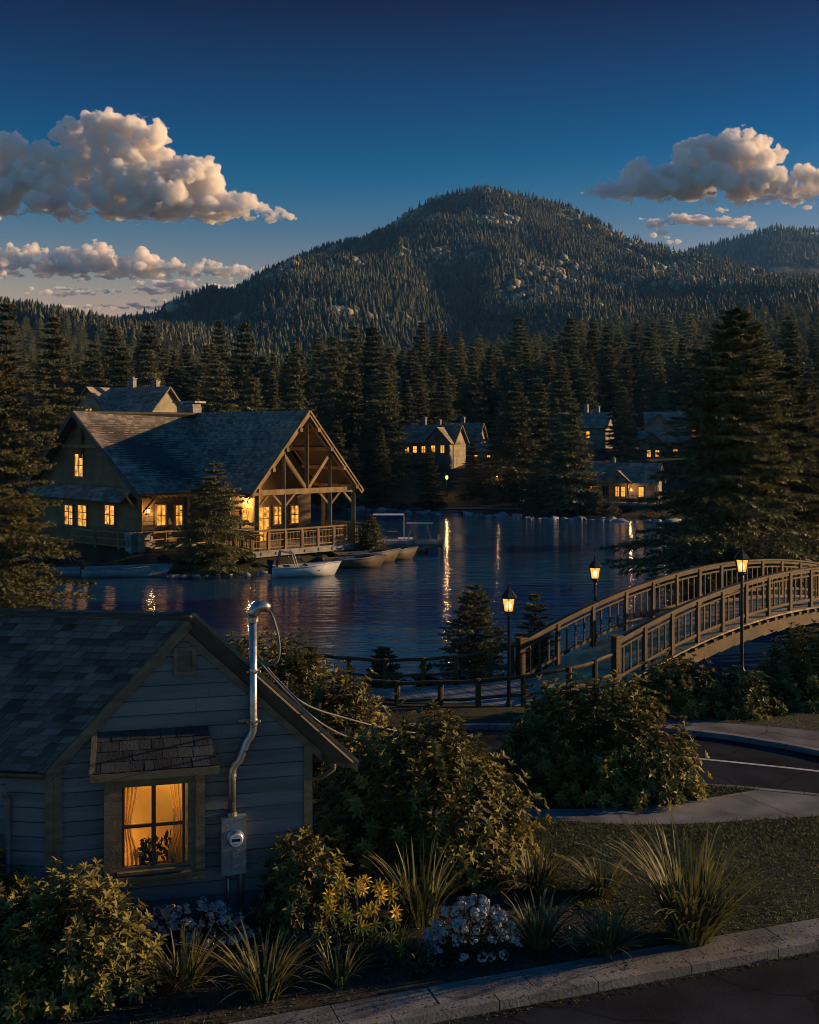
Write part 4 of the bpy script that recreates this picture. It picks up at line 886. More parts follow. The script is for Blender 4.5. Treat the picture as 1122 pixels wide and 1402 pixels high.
def lake_house(label, px, py, d, yaw, L, D, hw, rise, seed, feats, z=None):
    p = at(px, py, d); z0 = p.z if z is None else z
    t = thing('lake_house', label, 'house', (p.x, d, z0), R(yaw)); gable_wing(t, L, D, hw, rise, .4, seed=seed, base=-2.5)
    for f in feats:
        k = f[0]
        if k == 'w': win_parts(t, f[1], f[2], f[3], f[4], -D/2, lit=f[5], fr=.09)
        elif k == 'g': win_parts(t, f[1], f[2], f[3], f[4], L/2, 'x', 1, lit=f[5], fr=.09)
        elif k == 'l': win_parts(t, f[1], f[2], f[3], f[4], -L/2, 'x', -1, lit=f[5], fr=.09)
        elif k == 'c': chimney(t, f[1], f[2], hw+rise*.6, hw+rise+f[3], .55, .5)
        elif k == 'deck':
            b = MB(); b.box((f[1], -D/2-.8, f[3]-.08), (f[2], 1.6, .16))
            for i in range(4): b.box((f[1]-f[2]/2+.2+(f[2]-.4)*i/3, -D/2-1.45, f[3]-1.2), (.15, .15, 2.2))
            b.build('deck', M['grey_wood'], t); b = MB(); rail(b, (f[1]-f[2]/2, -D/2-1.55, f[3]), (f[1]+f[2]/2, -D/2-1.55, f[3]), .8, 5, .08); b.build('railing', M['grey_wood'], t)
        elif k == 'cross':                                      # a cross gable standing forward
            cx, wd, pr_, h2, r2 = f[1:6]; b = MB(); y0 = -D/2-pr_
            b.add([(cx-wd/2, y0, -2.5), (cx+wd/2, y0, -2.5), (cx+wd/2, y0, h2), (cx, y0, h2+r2), (cx-wd/2, y0, h2)], [(0, 1, 2, 3, 4)], .6)
            b.add([(cx-wd/2, y0, -2.5), (cx-wd/2, -D/2+.1, -2.5), (cx-wd/2, -D/2+.1, h2), (cx-wd/2, y0, h2)], [(0, 1, 2, 3)], .4); b.add([(cx+wd/2, y0, -2.5), (cx+wd/2, -D/2+.1, -2.5), (cx+wd/2, -D/2+.1, h2), (cx+wd/2, y0, h2)], [(0, 1, 2, 3)], .4)
            b.build('front_wing', M['cabin_wall'], t); r = MB(); s = MB(); ov = .35; kk = r2/(wd/2)
            for sg in (-1, 1):
                A = [(cx+sg*(wd/2+ov), y0-ov, h2-ov*kk+.12), (cx+sg*(wd/2+ov), 0, h2-ov*kk+.12), (cx, 0, h2+r2+.12), (cx, y0-ov, h2+r2+.12)]
                if sg < 0: A = [A[1], A[0], A[3], A[2]]
                slope_plate(r, *A, .1); shingled(s, *[Vector(q)+Vector((0, 0, .012)) for q in A], .3, .4, .045, seed+40+sg)
            w2 = r.build('front_roof', M['trim'], t); s.build('shingles', M['cabin_shingle'], w2)
            for (wx, wz, ww, wh_, lit) in f[6]: win_parts(t, cx+wx, wz, ww, wh_, y0, lit=lit, fr=.09)
    return t
lake_house('two storey lake house with lit windows between the spruces across the water', 594, 632, 141, -24, 7.2, 4.2, 2.6, 2.0, 50,
    [('w', -2.8, 1.2, .55, .85, True), ('w', -1.7, 1.2, .5, .8, True), ('w', -.5, 1.2, .5, .8, True), ('w', -2.6, -.6, .7, .8, False), ('c', -1.4, .2, 1.0), ('c', .6, .3, .7),
     ('cross', 1.9, 3.2, 1.1, 2.6, 1.7, [(-.6, 1.3, .55, .8, True), (.65, 1.2, .5, .95, True), (0, 2.9, .35, .4, False), (-.6, -.6, .9, .9, False)]), ('deck', -.2, 8.0, .0)])
lake_house('steep shingled roof house set behind the two storey lake house', 636, 622, 158, -20, 5.2, 4, 2.2, 2.2, 60, [('c', -.3, .3, .9), ('g', 0, 1.0, .6, .8, True)])
lake_house('tiny flat shed sized house with two small lit windows right of the lake house', 664, 634, 147, -14, 3.8, 3.0, 1.6, 1.0, 66, [('w', -.9, .6, .4, .5, True), ('w', .8, .6, .4, .5, True)])
lake_house('hillside house with lit porch partly hidden by the tall spruce left of it', 806, 605, 158, -28, 6.4, 4, 2.2, 1.9, 70, [('w', -1.6, .6, .5, .9, True), ('w', .6, .6, .5, .9, True), ('g', 0, .6, .55, 1.0, True), ('c', -.4, .2, 1.2), ('c', 1.3, .2, .9)])
lake_house('hillside house with a lit sunlit gable roof below the topmost house', 908, 629, 150, -12, 6.2, 4.2, 2.0, 1.8, 80, [('cross', -1.5, 3.4, 1.0, 2.0, 1.6, [(-.4, .4, .5, .9, True), (.7, .4, .5, .9, True)]), ('w', 1.6, .5, .5, .9, True)])
lake_house('topmost hillside house with wide gable roof half behind the big right spruce', 925, 602, 166, -10, 8.6, 4.4, 1.9, 2.2, 90, [('cross', -2.6, 4.2, .8, 1.9, 1.9, [(-1.0, .3, .5, .8, False), (.5, .3, .5, .9, True)]), ('w', .8, .5, .6, .8, True), ('w', 2.6, .5, .5, .9, True), ('c', .6, .3, .8)])
bh = lake_house('house with two gabled roofs showing behind the lodge roof at left', 178, 600, 100, -26, 8.5, 4.6, 2.4, 2.1, 100, [('cross', -2.2, 3.6, .6, 2.6, 1.9, [(0, 1.6, .7, 1.1, True)]), ('c', .3, .0, .9), ('c', 2.8, .2, .6)])

# ------------------------------------------------------------------ the lodge: two wings meeting in a valley
S = 1.06
def lp(x, y, z): return Vector((x*S, y*S, CH+(z-CH)*S))
LB = -.43
LG = thing('lodge', 'large timber lodge with two shingled gable wings and an open trussed porch over the lake', 'lodge', lp(-13, 70, 0), world=True)
# right wing frame: gable line g from A0 (left eave end), ridge back along r
rg_, rr_ = Vector((.755, .656, 0)).normalized(), Vector((-.656, .755, 0)).normalized()
A0 = lp(-9.22, 64, 3.35); A0.z = 0; GWD = 8.22*S; RZ = lp(0, 0, 8.3).z; EZ = lp(0, 0, 3.35).z; 
def RWp(a, b_, z): return Vector((A0.x, A0.y, 0))+rg_*a+rr_*b_+Vector((0, 0, z))     # a along the gable, b back
lg_, lr_ = Vector((.72, -.69, 0)).normalized(), Vector((.69, .72, 0)).normalized()
B0 = lp(-21.2, 69, 0); B0.z = 0; LH = 7.5*S
def LWp(a, b_, z): return Vector((B0.x, B0.y, 0))+lg_*a+lr_*b_+Vector((0, 0, z))     # a from the apex towards the front eave
V_R = Vector((-15.2*S, 76.6*S, RZ)); V_E = Vector((-12.25*S, 67.45*S, EZ))
rr0 = MB(); ss = MB(); TH = .16; lift = Vector((0, 0, .015))
# right wing: front-left slope (valley to gable) and far slope
A = [V_E, RWp(0, 0, EZ), RWp(GWD/2, 0, RZ), V_R]
shf = []
for q in (A,): slope_plate(rr0, *q, TH); shingled(ss, *[Vector(p)+lift for p in q], .30, .36, .055, 201)
A2 = [RWp(GWD, 0, EZ), RWp(GWD, 17, EZ), RWp(GWD/2, 17, RZ), RWp(GWD/2, 0, RZ)]
slope_plate(rr0, *A2, TH); shingled(ss, *[Vector(p)+lift for p in A2], .34, .5, .05, 203)
A3 = [LWp(LH, 0, EZ), V_E+Vector((.0, .0, 0)), V_R, LWp(0, 0, RZ)]
slope_plate(rr0, *A3, TH); shingled(ss, *[Vector(p)+lift for p in A3], .30, .36, .055, 205)
A4 = [LWp(-6.8, 12, EZ), LWp(-6.8, 0, EZ), LWp(0, 0, RZ), LWp(0, 11, RZ)]
slope_plate(rr0, *A4, TH); shingled(ss, *[Vector(p)+lift for p in A4], .34, .5, .05, 207)
lroof = rr0.build('roof', M['dark_wood'], LG); ss.build('shingles', M['lodge_shingle'], lroof)
ch_ = MB(); cc_ = lp(-15.6, 77.6, 8); 
for k in range(9):
    ch_.box((cc_.x, cc_.y, RZ-1.35+k*.24), (1.35+random.uniform(-.05, .05), 1.2+random.uniform(-.05, .05), .23), R(-20))
ch_.box((cc_.x, cc_.y, RZ+.83), (1.95, 1.6, .14), R(-20), .9); ch_.build('chimney', M['stone'], lroof)
for (p0, p1) in ((RWp(-.02, -.05, EZ-.02), RWp(GWD/2, -.05, RZ)), (RWp(GWD+.02, -.05, EZ-.02), RWp(GWD/2, -.05, RZ))):
    b = MB(); b.beam(p0+Vector((0, 0, -.14)), p1+Vector((0, 0, -.14)), .10, .30, up=(0, 0, 1), tone=.7); b.beam(p0-rr_*.07+Vector((0, 0, -.02)), p1-rr_*.07+Vector((0, 0, -.02)), .06, .10, tone=.9); b.build('barge_board', M['timber'], lroof)
for (p0, p1) in ((LWp(LH+.02, -.05, EZ-.02), LWp(0, -.05, RZ)), (LWp(-6.8, -.05, EZ-.02), LWp(0, -.05, RZ))):
    b = MB(); b.beam(p0+Vector((0, 0, -.14)), p1+Vector((0, 0, -.14)), .10, .30, tone=.4); b.build('barge_board', M['dark_wood'], lroof)
for i in range(8):                                               # purlin ends under the porch gable
    sd = 1 if i < 4 else -1; f = .16+.24*(i % 4); b = MB(); a = GWD/2+sd*GWD/2*f; z = RZ-(RZ-EZ)*f-.42
    b.beam(RWp(a, -.18, z), RWp(a, 6, z), .20, .24, tone=.6); b.build('purlin', M['timber'], lroof)
b = MB()
for i in range(14): q = V_E.lerp(LWp(LH, 0, EZ), (i+.5)/14); b.beam(q+Vector((0, 0, -.25))+lg_*.0, q+Vector((0, 0, -.1))-lg_*.9, .09, .12)
for i in range(9): q = V_E.lerp(RWp(0, 0, EZ), (i+.5)/9); b.beam(q+Vector((0, 0, -.25)), q+Vector((0, 0, .0))+rg_*.9, .09, .12)
b.build('rafter_tails', M['timber'], lroof)
# walls
DK = LB                                                             # deck level
def logwall(b, p, q, z0, z1, n=None):
    n = n or max(2, int((z1-z0)/.27)); p = Vector((p.x, p.y, 0)); q = Vector((q.x, q.y, 0)); nr = (q-p).cross(Vector((0, 0, 1))).normalized()
    for i in range(n):
        a, c = z0+(z1-z0)*i/n, z0+(z1-z0)*(i+1)/n; tn = random.random()
        b.add([p+nr*.035+Vector((0, 0, a)), q+nr*.035+Vector((0, 0, a)), q+nr*.005+Vector((0, 0, c)), p+nr*.005+Vector((0, 0, c)), p+Vector((0, 0, a)), q+Vector((0, 0, a))], [(0, 1, 2, 3), (4, 5, 1, 0)], tn)
WI = .9                                                             # eave overhang
# left gable wall (a from -6 to LH-WI) and front wall of the left wing
lw0, lw1 = LWp(-5.9, .75, 0), LWp(LH-WI, .75, 0); b = MB(); logwall(b, lw0, lw1, LB-.2, EZ+.35)
def lgz(a): return RZ-(RZ-EZ)*abs(a)/(LH if a > 0 else 6.8)-.2
n = 14
for i in range(n):
    z0_, z1_ = EZ+.35+(RZ-EZ-.6)*i/n, EZ+.35+(RZ-EZ-.6)*(i+1)/n
    def spn(z): f = (RZ-.2-z)/(RZ-EZ); return -6.8*f, LH*f
    l0, r0 = spn(z0_); l1, r1 = spn(z1_); b.add([LWp(max(l0, -5.9), .72, z0_), LWp(min(r0, LH-WI), .72, z0_), LWp(min(r1, LH-WI), .745, z1_), LWp(max(l1, -5.9), .745, z1_)], [(0, 1, 2, 3)])
vc_ = Vector((V_E.x, V_E.y, 0)); inn = LWp(LH-WI, 5.9, 0)
logwall(b, lw1, inn, LB-.2, EZ+.5)
rw0 = RWp(WI, 6.2, 0); rw1 = RWp(WI, 4.6, 0); logwall(b, inn, rw1, LB-.2, EZ+.6)
pw0_, pw1_ = RWp(WI, 4.6, 0), RWp(GWD-WI, 4.6, 0); logwall(b, pw0_, pw1_, LB-.1, EZ+.3)
b.add([RWp(WI, 4.6, EZ+.3), RWp(GWD-WI, 4.6, EZ+.3), RWp(GWD/2, 4.6, RZ-.35)], [(0, 1, 2)], .4)
logwall(b, RWp(GWD-WI, 4.6, 0), RWp(GWD-WI, 16.5, 0), LB-.3, EZ+.6)
b.build('wall', M['log'], LG)
def wframe(p, q, a0, a1, z0, z1, lit=True, bars=(1, 1), m='timber', nm='window'):      # window between plan points p->q at fractions
    p = Vector((p.x, p.y, 0)); q = Vector((q.x, q.y, 0)); u = (q-p).normalized(); nr = u.cross(Vector((0, 0, 1))).normalized(); P_ = lambda a, z, o: p+u*a+nr*o+Vector((0, 0, z)); t = .11; b = MB()
    for (c, d, e, f) in ((a0-t, a1+t, z1, z1+t), (a0-t*1.3, a1+t*1.3, z0-t, z0), (a0-t, a0, z0, z1), (a1, a1+t, z0, z1)): b.plate([P_(c, e, .04), P_(d, e, .04), P_(d, f, .04), P_(c, f, .04)], nr, .06)
    for k in range(bars[0]): c = a0+(a1-a0)*(k+1)/(bars[0]+1); b.plate([P_(c-.03, z0, .055), P_(c+.03, z0, .055), P_(c+.03, z1, .055), P_(c-.03, z1, .055)], nr, .03)
    for k in range(bars[1]): c = z0+(z1-z0)*(k+1)/(bars[1]+1); b.plate([P_(a0, c-.025, .058), P_(a1, c-.025, .058), P_(a1, c+.025, .058), P_(a0, c+.025, .058)], nr, .02)
    o = b.build(nm, M[m], LG); g = MB(); g.add([P_(a0, z0, .045), P_(a1, z0, .045), P_(a1, z1, .045), P_(a0, z1, .045)], [(0, 1, 2, 3)]); g.build('pane', M['win'] if lit else M['glass_dark'], o); return o
def along(p, q, px):                                                # distance along p->q met by a direction of view
    u = (px-561)/F; d = (q-p).normalized(); return (u*p.y-p.x)/(d.x-u*d.y)
for (x0, x1, y0, y1, lit, bars) in ((104, 115, 652, 622, True, (1, 1)), (90, 101, 718, 692, True, (1, 2)), (108, 120, 720, 692, True, (1, 2)), (145, 158, 718, 692, True, (1, 1))):
    a0, a1 = along(lw0, lw1, x0), along(lw0, lw1, x1); d = (lw0+(lw1-lw0).normalized()*(a0+a1)/2).y; wframe(lw0, lw1, a0, a1, CH-(y0-HY)*d/F, CH-(y1-HY)*d/F, lit, bars)
for (x0, x1, y0, y1) in ((214, 226, 719, 692), (240, 249, 719, 692)):
    a0, a1 = along(lw1, inn, x0), along(lw1, inn, x1); d = (lw1+(inn-lw1).normalized()*(a0+a1)/2).y; wframe(lw1, inn, a0, a1, CH-(y0-HY)*d/F, CH-(y1-HY)*d/F, True, (1, 1))
for (a0, a1, z0, z1, nm, bars) in ((1.6, 2.3, .7, 1.9, 'window', (1, 1)), (2.85, 3.65, LB+.05, 1.9, 'door', (1, 2)), (4.1, 4.8, .7, 1.9, 'window', (1, 1)), (5.5, 6.1, .7, 1.9, 'window', (1, 1))): wframe(pw0_, pw1_, a0-WI*.3, a1-WI*.3, z0, z1, True, bars, nm=nm)
# gable framing of the left wing, corner post, brackets, pent roof
b = MB(); b.beam(LWp(0, .55, EZ+2.1), LWp(0, .55, RZ-.2), .2, .2); b.beam(LWp(-2.3, .55, EZ+2.9), LWp(2.6, .55, EZ+2.9), .2, .2); b.build('gable_frame', M['timber'], LG); b = MB()
b.beam(LWp(LH-WI, .7, LB), LWp(LH-WI, .7, EZ+.3), .26, .26); b.beam(LWp(LH-WI, .7, 1.9), LWp(LH-.15, .3, EZ-.2), .13, .13); b.beam(LWp(LH-WI-.1, .5, 1.9), LWp(LH-WI-.1, -.4, EZ+.1), .13, .13); b.beam(LWp(LH-WI+.05, .75, 1.7), LWp(LH-WI+.05, 2.2, EZ-.0), .14, .14)
b.build('corner_frame', M['timber'], LG); b = MB(); b.beam(LWp(LH-WI+.08, 4.3, LB), LWp(LH-WI+.08, 4.3, EZ+.2), .22, .22); b.build('wall_post', M['timber'], LG)
b = MB(); s = MB(); A = [LWp(-5.9, -.5, 2.55), LWp(LH-WI-.4, -.5, 2.55), LWp(LH-WI-.6, .7, 3.35), LWp(-5.9, .7, 3.35)]; slope_plate(b, *A, .12); shingled(s, *[Vector(p)+lift for p in A], .28, .36, .05, 211); pe = b.build('pent_roof', M['dark_wood'], LG); s.build('shingles', M['lodge_shingle'], pe)
b = MB(); st_ = LWp(LH-WI+.1, .55, 0)
for k in range(6):
    for (dx, dy) in ((-.33, -.3), (.3, -.33), (-.3, .33), (.33, .3)): b.box((st_.x+dx+random.uniform(-.04, .04), st_.y+dy, LB-.45+.29*k), (.64+random.uniform(-.1, .1), .62, .28), R(-42+random.uniform(-3, 3)))
for i in range(24):
    q = lw1.lerp(inn, .08+.9*(i % 12)/12); b.box((q.x+lg_.x*.12, q.y+lg_.y*.12, LB-.35+.30*(i//12)+.1), (.5+random.uniform(-.1, .1), .30, .28), R(46))
b.build('stone_base', M['stone'], LG)
b = MB(); p = LWp(LH-WI+1.0, .3, LB); q = LWp(LH-WI+1.0, 5.0, LB); rail(b, p, q, 1.15, 3, .13, 0); b.build('railing', M['timber'], LG); b = MB(); rail(b, LWp(LH-WI+.9, .3, LB), LWp(1.6, -.9, LB), 1.1, 3, .13, 0); b.build('railing', M['timber'], LG)
b = MB(); q = LWp(LH-WI+.14, 1.2, 2.0); b.box(q, (.16, .16, .26), R(46)); wl_ = b.build('wall_lamp', M['shore_bulb'], LG); lamp('wall_lamp_light', q+lg_*.25, 24)
lamp('porch_fill_light', RWp(GWD*.31, 4.2, 2.35), 140); b = MB(); q = RWp(GWD*.31, 4.48, 2.35); b.lathe([(.06, -.12), (.10, .0), (.03, .14)], q, 8); b.build('wall_lamp', M['shore_bulb'], LG)  # wall lamp and its light added to warm the porch
# porch: deck, posts, truss, railing
b = MB()
for i in range(46): a = -.15+(GWD+.3)*i/46; b.beam(RWp(a+.09, -.25, DK-.05), RWp(a+.09, 4.6, DK-.05), .17, .07)
b.beam(RWp(-.2, -.32, DK-.16), RWp(GWD+.2, -.32, DK-.16), .12, .38, tone=.7); b.beam(RWp(-.2, -.3, DK-.16), RWp(-.2, 4.4, DK-.16), .12, .36)
for i in range(8): b.beam(RWp(.5+i*1.1, -.42, DK-.16), RWp(.5+i*1.1, -.1, DK-.16), .14, .16, tone=.2)
for a in (.2, 2.6, 5.0, 7.2, GWD): b.beam(RWp(a, -.05, -2.6), RWp(a, -.05, DK-.15), .2, .2, up=(0, 1, 0)); b.beam(RWp(a, 3.2, -2.6), RWp(a, 3.2, DK-.15), .2, .2, up=(0, 1, 0))
b.build('deck', M['grey_wood'], LG)
TA = [.55, 2.55, 6.2, GWD-.55]; TZ = EZ+.05
for a in TA: b = MB(); b.beam(RWp(a, .25, DK), RWp(a, .25, TZ-.15), .27, .27, up=(0, 1, 0), tone=.6); b.build('porch_post', M['timber'], LG)
for a in (.55, GWD-.55): b = MB(); b.beam(RWp(a, 3.6, DK), RWp(a, 3.6, TZ), .25, .25, up=(0, 1, 0)); b.build('porch_post', M['timber'], LG)
b = MB(); b.beam(RWp(.1, .25, TZ), RWp(GWD-.1, .25, TZ), .28, .34, tone=.75); b.build('tie_beam', M['timber'], LG)
b = MB(); b.beam(RWp(GWD/2, .25, TZ+.17), RWp(GWD/2, .25, RZ-.3), .26, .26, up=(0, 1, 0)); k_ = (RZ-EZ)/(GWD/2)
for sg in (-1, 1):
    b.beam(RWp(GWD/2+sg*.1, .25, TZ+.2), RWp(GWD/2+sg*1.95, .25, RZ-1.95*k_-.3), .2, .2)
    a = TA[1] if sg < 0 else TA[2]; b.beam(RWp(a, .25, TZ+.17), RWp(a, .25, RZ-abs(a-GWD/2)*k_-.3), .2, .2, up=(0, 1, 0))
    b.beam(RWp(GWD/2, .3, RZ-.3), RWp(GWD/2+sg*(GWD/2-.1), .3, EZ+.0), .24, .28)
    b.beam(RWp(GWD/2, 4.3, RZ-.3), RWp(GWD/2+sg*(GWD/2-.1), 4.3, EZ+.0), .2, .24)
b.build('truss', M['timber'], LG)
for a in TA:
    for sg in (-1, 1):
        if 0 < a+sg*.8 < GWD: b = MB(); b.beam(RWp(a, .25, TZ-1.0), RWp(a+sg*.85, .25, TZ-.15), .13, .13); b.build('knee_brace', M['timber'], LG)
b = MB()
def lodge_rail(p, q, n):
    for k in range(n+1): c = p.lerp(q, k/n); b.box(c+Vector((0, 0, .62)), (.15, .15, 1.24), R(41))
    for z, h_ in ((1.24, .10), (1.05, .05), (.18, .07), (.62, .05)): b.beam(p+Vector((0, 0, z)), q+Vector((0, 0, z)), .16 if z > 1.2 else .06, h_)
    for k in range(n*5):
        c = p.lerp(q, (k+.5)/(n*5)); b.box(c+Vector((0, 0, .62)), (.035, .035, .86), R(41))
lodge_rail(RWp(-.1, -.1, DK), RWp(GWD+.1, -.1, DK), 7); b.build('railing', M['timber'], LG); b = MB(); lodge_rail(RWp(-.1, -.1, DK), RWp(-.1, 3.0, DK), 3); b.build('railing', M['timber'], LG); b = MB(); lodge_rail(RWp(GWD+.1, -.1, DK), RWp(GWD+.1, 4.0, DK), 4); b.build('railing', M['timber'], LG)

# ------------------------------------------------------------------ boats and the floating dock
def hull(L, Wd, Hh, seats=3, bow=.55):
    b = MB(); n = 12; rings = []
    for i in range(n+1):
        t = i/n; w_ = Wd/2*(1-max(0, (t-bow)/(1-bow))**2.2)*(.86+.14*min(1, t*3)); hz = Hh*(1+.35*t**2.5); x = (t-.5)*L
        ring = []
        for (a, z) in ((-1, 1), (-.86, .35), (-.5, .02), (0, -.06), (.5, .02), (.86, .35), (1, 1)): ring.append((x+(.12*L*(z) if t > .95 else 0), a*w_, hz*z if z > 0 else z*Hh))
        rings.append(ring)
    vs = [v for r in rings for v in r]; inn = [(v[0]*.97, v[1]*.88, v[2]*.98+.05) for r in rings for v in r]; N_ = len(vs)
    fs = [(i*7+k, (i+1)*7+k, (i+1)*7+k+1, i*7+k+1) for i in range(n) for k in range(6)]
    fi = [tuple(N_+q for q in f[::-1]) for f in fs]; rim = []
    for i in range(n): rim += [(i*7, N_+i*7, N_+(i+1)*7, (i+1)*7), (i*7+6, (i+1)*7+6, N_+(i+1)*7+6, N_+i*7+6)]
    b.add(vs+inn, fs+fi+rim+[tuple(range(7))]+[tuple(N_+k for k in range(7))[::-1]], .5)
    s = MB()
    for k in range(seats): s.box((-.32*L+k*.27*L, 0, Hh*.72), (.22, Wd*.82, .05))
    g = MB()
    for sd in (0, 6): g.tube([Vector(rings[i][sd])+Vector((0, 0, .02)) for i in range(n+1)], .04, 5)
    return b, s, g
def boat(name, label, px, py, d, L, Wd, Hh, rz, hm_, extras=None, cat='boat', group=None, inner='grey_wood'):
    p = at(px, py, d); t = thing(name, label, cat, (p.x, d, WZ-.06), R(rz), group); b, s, g = hull(L, Wd, Hh); b.build('hull', M[hm_], t, True); s.build('seat', M[inner], t); g.build('gunwale', M['hull_white' if hm_ == 'hull_white' else 'grey_wood'], t)
    if extras: extras(t, L, Wd, Hh)
    return t
def runabout(t, L, Wd, Hh):
    b = MB(); b.plate([(.02*L, -Wd*.40, Hh*1.05), (.46*L, -Wd*.10, Hh*1.30), (.46*L, Wd*.10, Hh*1.30), (.02*L, Wd*.40, Hh*1.05)], (0, 0, 1), .05); b.build('foredeck', M['hull_white'], t)
    b = MB(); b.plate([(.03*L, -Wd*.38, Hh*1.1), (.03*L, Wd*.38, Hh*1.1), (-.06*L, Wd*.32, Hh*1.9), (-.06*L, -Wd*.32, Hh*1.9)], (1, 0, .4), .03); b.build('windscreen', M['glass_dark'], t)
    b = MB(); b.tube(bez([(-.1*L, -Wd*.4, Hh), (-.16*L, -Wd*.4, Hh*2.2), (-.16*L, Wd*.4, Hh*2.2), (-.1*L, Wd*.4, Hh)], 5), .03, 6); b.build('canopy_bow', M['hull_white'], t)
    b = MB(); pts = [(-.42*L, Hh*1.1), (-.36*L, Hh*2.5), (-.20*L, Hh*2.3), (-.02*L, Hh*1.5), (.06*L, Hh*1.15)]
    for (a, c) in zip(pts, pts[1:]): b.plate([(a[0], -Wd*.36, a[1]), (c[0], -Wd*.36, c[1]), (c[0], Wd*.36, c[1]), (a[0], Wd*.36, a[1])], (0, 0, 1), .03)
    b.build('canvas_cover', M['tarp'], t); b = MB(); b.box((-.52*L, 0, Hh*.9), (.22, .34, .6)); b.box((-.52*L, 0, Hh*1.55), (.34, .3, .26)); b.build('outboard_motor', M['iron'], t)
def load(t, L, Wd, Hh):
    b = MB(); rg = np.random.default_rng(int(L*100))
    v, q = ICO[2]; w_ = v*(1+.25*fbm(v[:, 0]*2+L, v[:, 1]*2+v[:, 2], 3, 2))[:, None]*np.array([L*.27, Wd*.30, Hh*.42])+np.array([-L*.10, 0, Hh*.75]); b.add(w_.tolist(), [tuple(f) for f in q]); b.build('boat_cover', M['tarp'], t, True)
def motor(t, L, Wd, Hh):
    b = MB(); b.box((-.52*L, 0, Hh*.9), (.2, .28, .5)); b.box((-.54*L, 0, Hh*1.6), (.30, .26, .26)); b.build('outboard_motor', M['iron'], t)
def load_motor(t, L, Wd, Hh): load(t, L, Wd, Hh); motor(t, L, Wd, Hh)
G_ = 'small boats moored beside the lodge deck'
boat('motorboat', 'white motorboat with dark canvas cover moored in front of the lodge deck', 415, 787, 64.6, 3.7, 1.5, .62, 14, 'hull_white', runabout, group=G_)
boat('rowboat', 'brown rowboat with a pale bundle just right of the white motorboat', 481, 778, 68.5, 3.7, 1.4, .60, 12, 'hull_wood', load_motor, group=G_)
boat('rowboat', 'brown rowboat wedged behind the one beside the white motorboat', 500, 772, 71.2, 3.9, 1.4, .64, 16, 'hull_wood', load, group=G_)
boat('rowboat', 'wooden boat moored nearest to the floating dock', 528, 768, 72.8, 3.6, 1.5, .62, 12, 'hull_wood', motor, group=G_)
boat('skiff', 'grey flat skiff moored along the stony bank below the left gable', 170, 783, 64.3, 4.6, 1.5, .55, 4, 'hull_grey', load_motor, group='skiffs by the left bank')
boat('skiff', 'low pale skiff half hidden by the spruce at the left bank', 106, 778, 64.8, 3.8, 1.3, .42, -6, 'hull_grey', None, group='skiffs by the left bank')
dpt = at(548, 750, 78); DK_ = thing('floating_dock', 'pale floating dock with plank top right of the moored boats', 'dock', (dpt.x, 78, WZ), R(4))
b = MB()
for i in range(26): b.box((-2.95+i*.227, 0, .62), (.21, 3.0, .07))
for y in (-1.52, 1.52): b.box((0, y, .50), (5.95, .08, .24))
for x in (-2.98, 2.98): b.box((x, 0, .50), (.08, 3.1, .24))
b.build('decking', M['grey_wood'], DK_); b = MB()
for x in (-2.2, 0, 2.2): b = MB(); b.tube([(x, -1.35, .14), (x, 1.35, .14)], .34, 10); b.build('pontoon', M['hull_grey'], DK_)
for (x, y) in ((2.9, -1.65), (2.9, 1.65), (.9, -1.65), (-1.2, -1.65)): b = MB(); b.tube([(x, y, -1.2), (x, y, 1.0)], .07, 7); b.build('mooring_post', M['grey_wood'], DK_)
b = MB(); rail(b, (-2.9, 1.3, .65), (-1.4, 1.3, .65), .5, 2, .06); b.build('railing', M['grey_wood'], DK_)
pb_ = at(560, 742, 80); t = thing('pontoon_boat', 'small pontoon boat with flat roof lying behind the floating dock', 'boat', (pb_.x-1.4, 81.2, WZ), R(3))
b = MB(); b.box((0, 0, .55), (3.4, 1.7, .10)); b.build('deck', M['hull_white'], t); b = MB()
for y in (-.65, .65): b = MB(); b.tube([(-1.7, y, .2), (1.5, y, .2), (1.9, y, .34)], [.24, .24, .08], 9); b.build('float', M['hull_grey'], t)
b = MB(); b.box((-.1, 0, 2.35), (2.3, 1.4, .05)); b.build('roof', M['hull_white'], t); b = MB()
for x in (-1.25, 1.05):
    for y in (-.7, .7): b = MB(); b.tube([(x, y, .6), (x, y, 2.33)], .03, 5); b.build('roof_post', M['hull_grey'], t)
b = MB(); b.box((.2, 0, .85), (.8, .9, .5)); b.build('seat', M['tarp'], t); b = MB(); b.box((-.9, .3, .8), (.5, .7, .4)); b.build('seat', M['tarp'], t)
pb_ = at(575, 745, 77.6); t = thing('canopy_frame', 'thin sunshade frame standing on the floating dock', 'sunshade', (pb_.x, 78.4, WZ+.66), R(4)); b = MB(); b.box((0, 0, 1.28), (1.9, .9, .05)); b.build('shade', M['hull_white'], t); b = MB()
for x in (-.85, .85):
    for y in (-.35, .35): b = MB(); b.tube([(x, y, 0), (x*.6, y, 1.27)], .025, 5); b.build('leg', M['hull_grey'], t)

